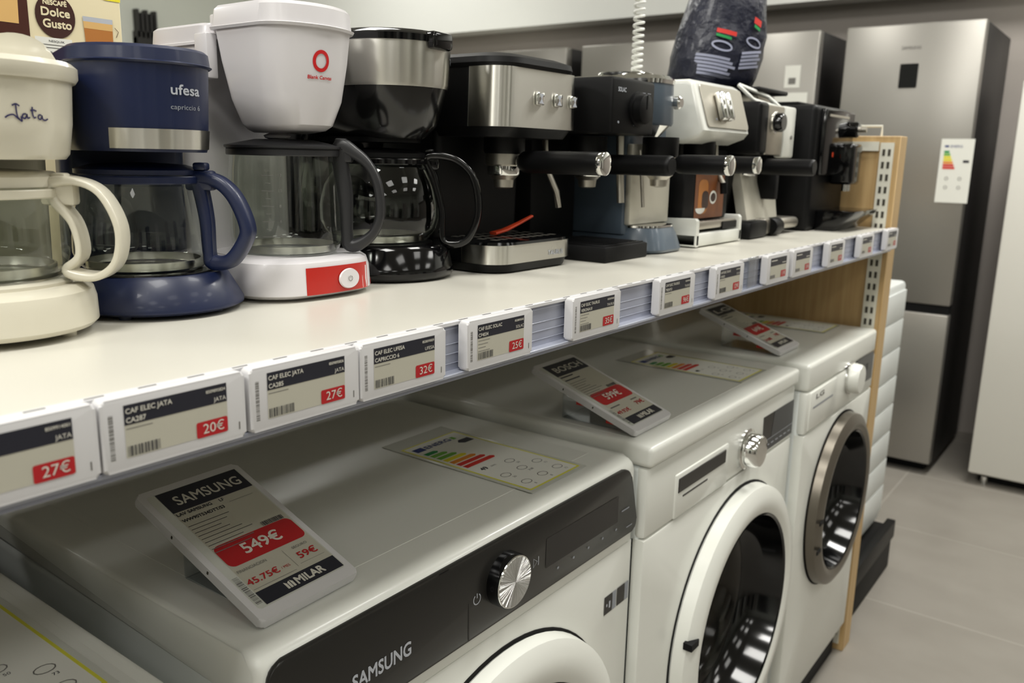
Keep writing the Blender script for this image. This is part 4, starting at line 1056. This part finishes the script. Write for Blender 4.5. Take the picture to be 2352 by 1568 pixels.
def washer_lg():
    x0, x1 = 1.638, 2.130; w = x1-x0
    t = thing('washing_machine', 'white washing machine with a bronze-rimmed door next to the oak panel', 'washing machine', (x0, .0, 0), 0, 'washing machines under the shelf')
    mb = MB(); shell(mb, 'enamel_side', w, .012, .57, .10, .81, .008); mb.build('body', t)
    mb = MB(); mb.box('enamel', 0, w, .0, .575, .81, .866, .009, 4); mb.build('lid', t)
    mb = MB(); mb.box('enamel', 0, w, .0, .02, .722, .8095, .006); mb.build('control_panel', t)
    mb = MB(); plate_hole(mb, 'enamel', 0, w, .09, .7205, .262, .512, .168, .0, .02); mb.build('front', t)
    mb = MB(); mb.box('black_matt', .01, w-.004, .022, .5, .0, .099); mb.build('kick_panel', t)
    mb = MB(); mb.box('enamel', .015, .185, -.003, .004, .728, .808, .003)
    X = FR(0, -.0033, 0); mb.text('ink_grey', 'LG', .07, .79, .010, .0002, w=.05, bold=0.064, X=X); mb.rect('grey_print', .03, .16, .772, .776, .0002, X=X); mb.build('detergent_drawer', t)
    mb = MB(); mb.lathe('enamel', [(.034, 0), (.033, .02), (.03, .026), (.02, .027)], 40, X=YAX(.29, .0, .785)); mb.lathe('chrome', [(.037, 0), (.037, .004), (.034, .005)], 40, X=YAX(.29, .0, .785)); mb.build('knob', t)
    X = FR(0, -.0004, 0)
    mb = MB(); mb.rect('display_grey', .345, w-.012, .748, .815, .0, .002, X=X); mb.text('ink_dark', '6:3', .41, .775, .018, .0003, w=.05, bold=0.096, X=X); mb.build('display', t)
    dd = door(t, .262, .512, .198, .160, .0, 'door_bronze', 'black_gloss', proud=.03)
    for z in (.455, .52):
        mb = MB(); mb.box('black_matt', .262-.196, .262-.172, -.0315, -.029, z-.004, z+.004); mb.build('hinge_mark', dd)
    energy_label('partly hidden energy label lying on the washing machine next to the oak panel', 2.04, .085, .8672)
washer_lg()

# ------------------------------------------------------------------ big price signs on the machines
def sign(label, x, y, z, rz, tilt, head, l1, l2, price, p2, p3, near):
    """tilted electronic sign, 122 x 195 mm, bottom-left corner at (x, y, z)"""
    t = thing('price_sign', label, 'price sign', (x, y, z), rz, 'tilted electronic price signs')
    W_, H_ = .115, .194
    X = Matrix.Translation((0, 0, 0)) @ Matrix.Rotation(tilt, 4, 'X') @ Matrix.Translation((0, 0, .001))
    mb = MB(); mb.prism('tag_white', rrect(0, W_, 0, H_, .0045), 0, .0095, .0022, 3, X=X)
    for v in (.075, .13): mb.box('slot_dark', -.0004, .0006, v, v+.002, .004, .007, X=X)
    mb.build('housing', t)
    Z = .0096; mb = MB()
    mb.rect('film', .007, W_-.006, .0125, H_-.008, Z, .004, X=X); Z += .0002
    a, b, c, d = .0160, W_-.0075, .0140, H_-.009
    mb.rect('ink_screen', a, b, c, d, Z, X=X); Z += .0002
    mb.rect('ink_dark', a, b, d-.031, d, Z, X=X); mb.rect('ink_dark', a, b, c, c+.0165, Z, X=X)
    mb.rect('ink_red', a+.001, b-.001, c+.052, c+.083, Z, .007, X=X); Z2 = Z+.0002
    mb.text('ink_light', head, (a+b)/2+.002, d-.023, .0135, Z2, w=.074, bold=0.030, X=X)
    mb.text('ink_light', price, (a+b)/2, c+.0605, .0140, Z2, w=.043, bold=0.038, X=X)
    mb.text('ink_red', p2, a+.001, c+.0255, .0075, Z2, 'L', w=.035, bold=0.038, X=X)
    mb.text('ink_red', p3, b-.018, c+.029, .0085, Z2, w=.022, bold=0.038, X=X)
    mb.text('ink_light', 'MILAR', (a+b)/2+.010, c+.004, .0088, Z2, w=.033, bold=0.080, X=X)
    # small M emblem: three slanted bars
    ex = (a+b)/2-.018
    for k in range(3): mb.flat('ink_light', [(ex+k*.0034, c+.004), (ex+.0025+k*.0034, c+.004), (ex+.0025+k*.0034, c+.0105+.002*(k % 2)), (ex+k*.0034, c+.0128-.002*(k % 2))], Z2, X=X)
    if near:
        mb.text('ink_dark', l1, a+.001, d-.037, .0042, Z2, 'L', w=.038, bold=0.048, X=X); mb.text('ink_dark', 'LF', a+.048, d-.037, .0042, Z2, 'L', bold=0.032, X=X)
        mb.text('ink_dark', l2, a+.001, d-.0465, .0042, Z2, 'L', w=.046, bold=0.048, X=X)
        mb.text('ink_grey', 'FINANCIACION', a+.002, c+.043, .0037, Z2, 'L', w=.032, X=X); mb.text('ink_grey', 'SEGURO', b-.018, c+.043, .0033, Z2, w=.018, X=X)
        mb.text('ink_red', '/ MES', a+.039, c+.027, .0032, Z2, 'L', X=X)
        mb.rect('ink_grey', a+.054, a+.0543, c+.022, c+.047, Z2, X=X); mb.rect('ink_grey', a+.001, a+.05, c+.0195, c+.0199, Z2, X=X); mb.rect('ink_grey', a+.058, b-.004, c+.0235, c+.0239, Z2, X=X)
        mb.rect('ink_grey', b-.036, b-.008, d-.0415, d-.0411, Z2, X=X)
    else:
        mb.rect('ink_dark', a+.001, a+.035, d-.037, d-.0345, Z2, X=X); mb.rect('ink_dark', a+.001, a+.042, d-.046, d-.0435, Z2, X=X)
        mb.rect('ink_grey', a+.003, a+.03, c+.042, c+.0445, Z2, X=X); mb.rect('ink_grey', b-.028, b-.010, c+.042, c+.0445, Z2, X=X)
    for k, L in enumerate((.046, .040, .030, .036, .046, .054, .040, .048, .042)):
        mb.rect('ink_grey', a+.001, a+L, d-.0540-k*.0052, d-.0530-k*.0052, Z2, X=X)
    barcode(mb, 'ink_dark', b-.03, b-.004, c+.0835, c+.0895, Z2, X, 4)
    barcode(mb, 'ink_grey', .0085, .0145, .018, .056, Z2, X, 8, True)
    mb.build('screen', t)
    top = X @ Vector((W_/2, H_*.72, 0))
    mb = MB(); mb.box('clear', .018, .098, top.y-.001, top.y+.0015, .0006-0, top.z-.001); mb.box('clear', .018, .098, .02, top.y, .0, .0012)
    mb.build('stand', t)
    mb = MB(); yy = H_*.35*math.cos(tilt); zz = H_*.35*math.sin(tilt)
    for v in (.045, .10): 
        p = X @ Vector((.02, v, -.001)); mb.box('label_red', .010, .022, p.y-.01, p.y+.01, max(.0015, p.z-.006), p.z-.001)
    mb.build('red_pad', t)
    return t
sign('tilted price sign reading 549€ on the washing machine with the black control strip', .402, .066, .8508, math.radians(2), math.radians(20.5), 'SAMSUNG', 'LAV SAMSUNG', 'WW90T534DTT/S3', '549€', '45.75€', '59€', True)
sign('tilted price sign reading 599€ on the washing machine with the chrome knob', 1.030, .052, .8648, math.radians(1), math.radians(19.5), 'BOSCH', '', '', '599€', '49.92€', '79€', False)
sign('tilted price sign on the washing machine next to the oak panel', 1.668, .074, .8668, 0, math.radians(20), 'LG', '', '', '649€', '54.08€', '79€', False)

# ================================================================== WORLD, CAMERA
w = bpy.data.worlds.new('World'); S.world = w; w.use_nodes = True
w.node_tree.nodes['Background'].inputs[0].default_value = (.8, .85, .9, 1); w.node_tree.nodes['Background'].inputs[1].default_value = .1
YAW, PIT, ROL, F = .6405, -.2146, .0212, 1957.1
d = Vector((math.cos(PIT)*math.cos(YAW), math.cos(PIT)*math.sin(YAW), math.sin(PIT)))
r = Vector((math.sin(YAW), -math.cos(YAW), 0)); u = r.cross(d)
r2 = math.cos(ROL)*r+math.sin(ROL)*u; u2 = -math.sin(ROL)*r+math.cos(ROL)*u
cam = bpy.data.cameras.new('camera'); co = bpy.data.objects.new('camera', cam); COL.objects.link(co)
Mx = Matrix((r2, u2, -d)).transposed().to_4x4(); Mx.translation = Vector((0, -.4959, 1.2526)); co.matrix_world = Mx
cam.sensor_width = 22.3; cam.lens = F/2352*22.3; cam.clip_start = .01
cam.dof.use_dof = True; cam.dof.focus_distance = .84; cam.dof.aperture_fstop = 5.0
S.camera = co
S.view_settings.view_transform = 'Standard'; S.view_settings.look = 'None'; S.view_settings.exposure = 0.06; S.view_settings.gamma = 1
S.view_settings.use_curve_mapping = False
S.cycles.use_denoising = True
S.cycles.max_bounces = 10; S.cycles.transparent_max_bounces = 16; S.cycles.caustics_reflective = False; S.cycles.caustics_refractive = False
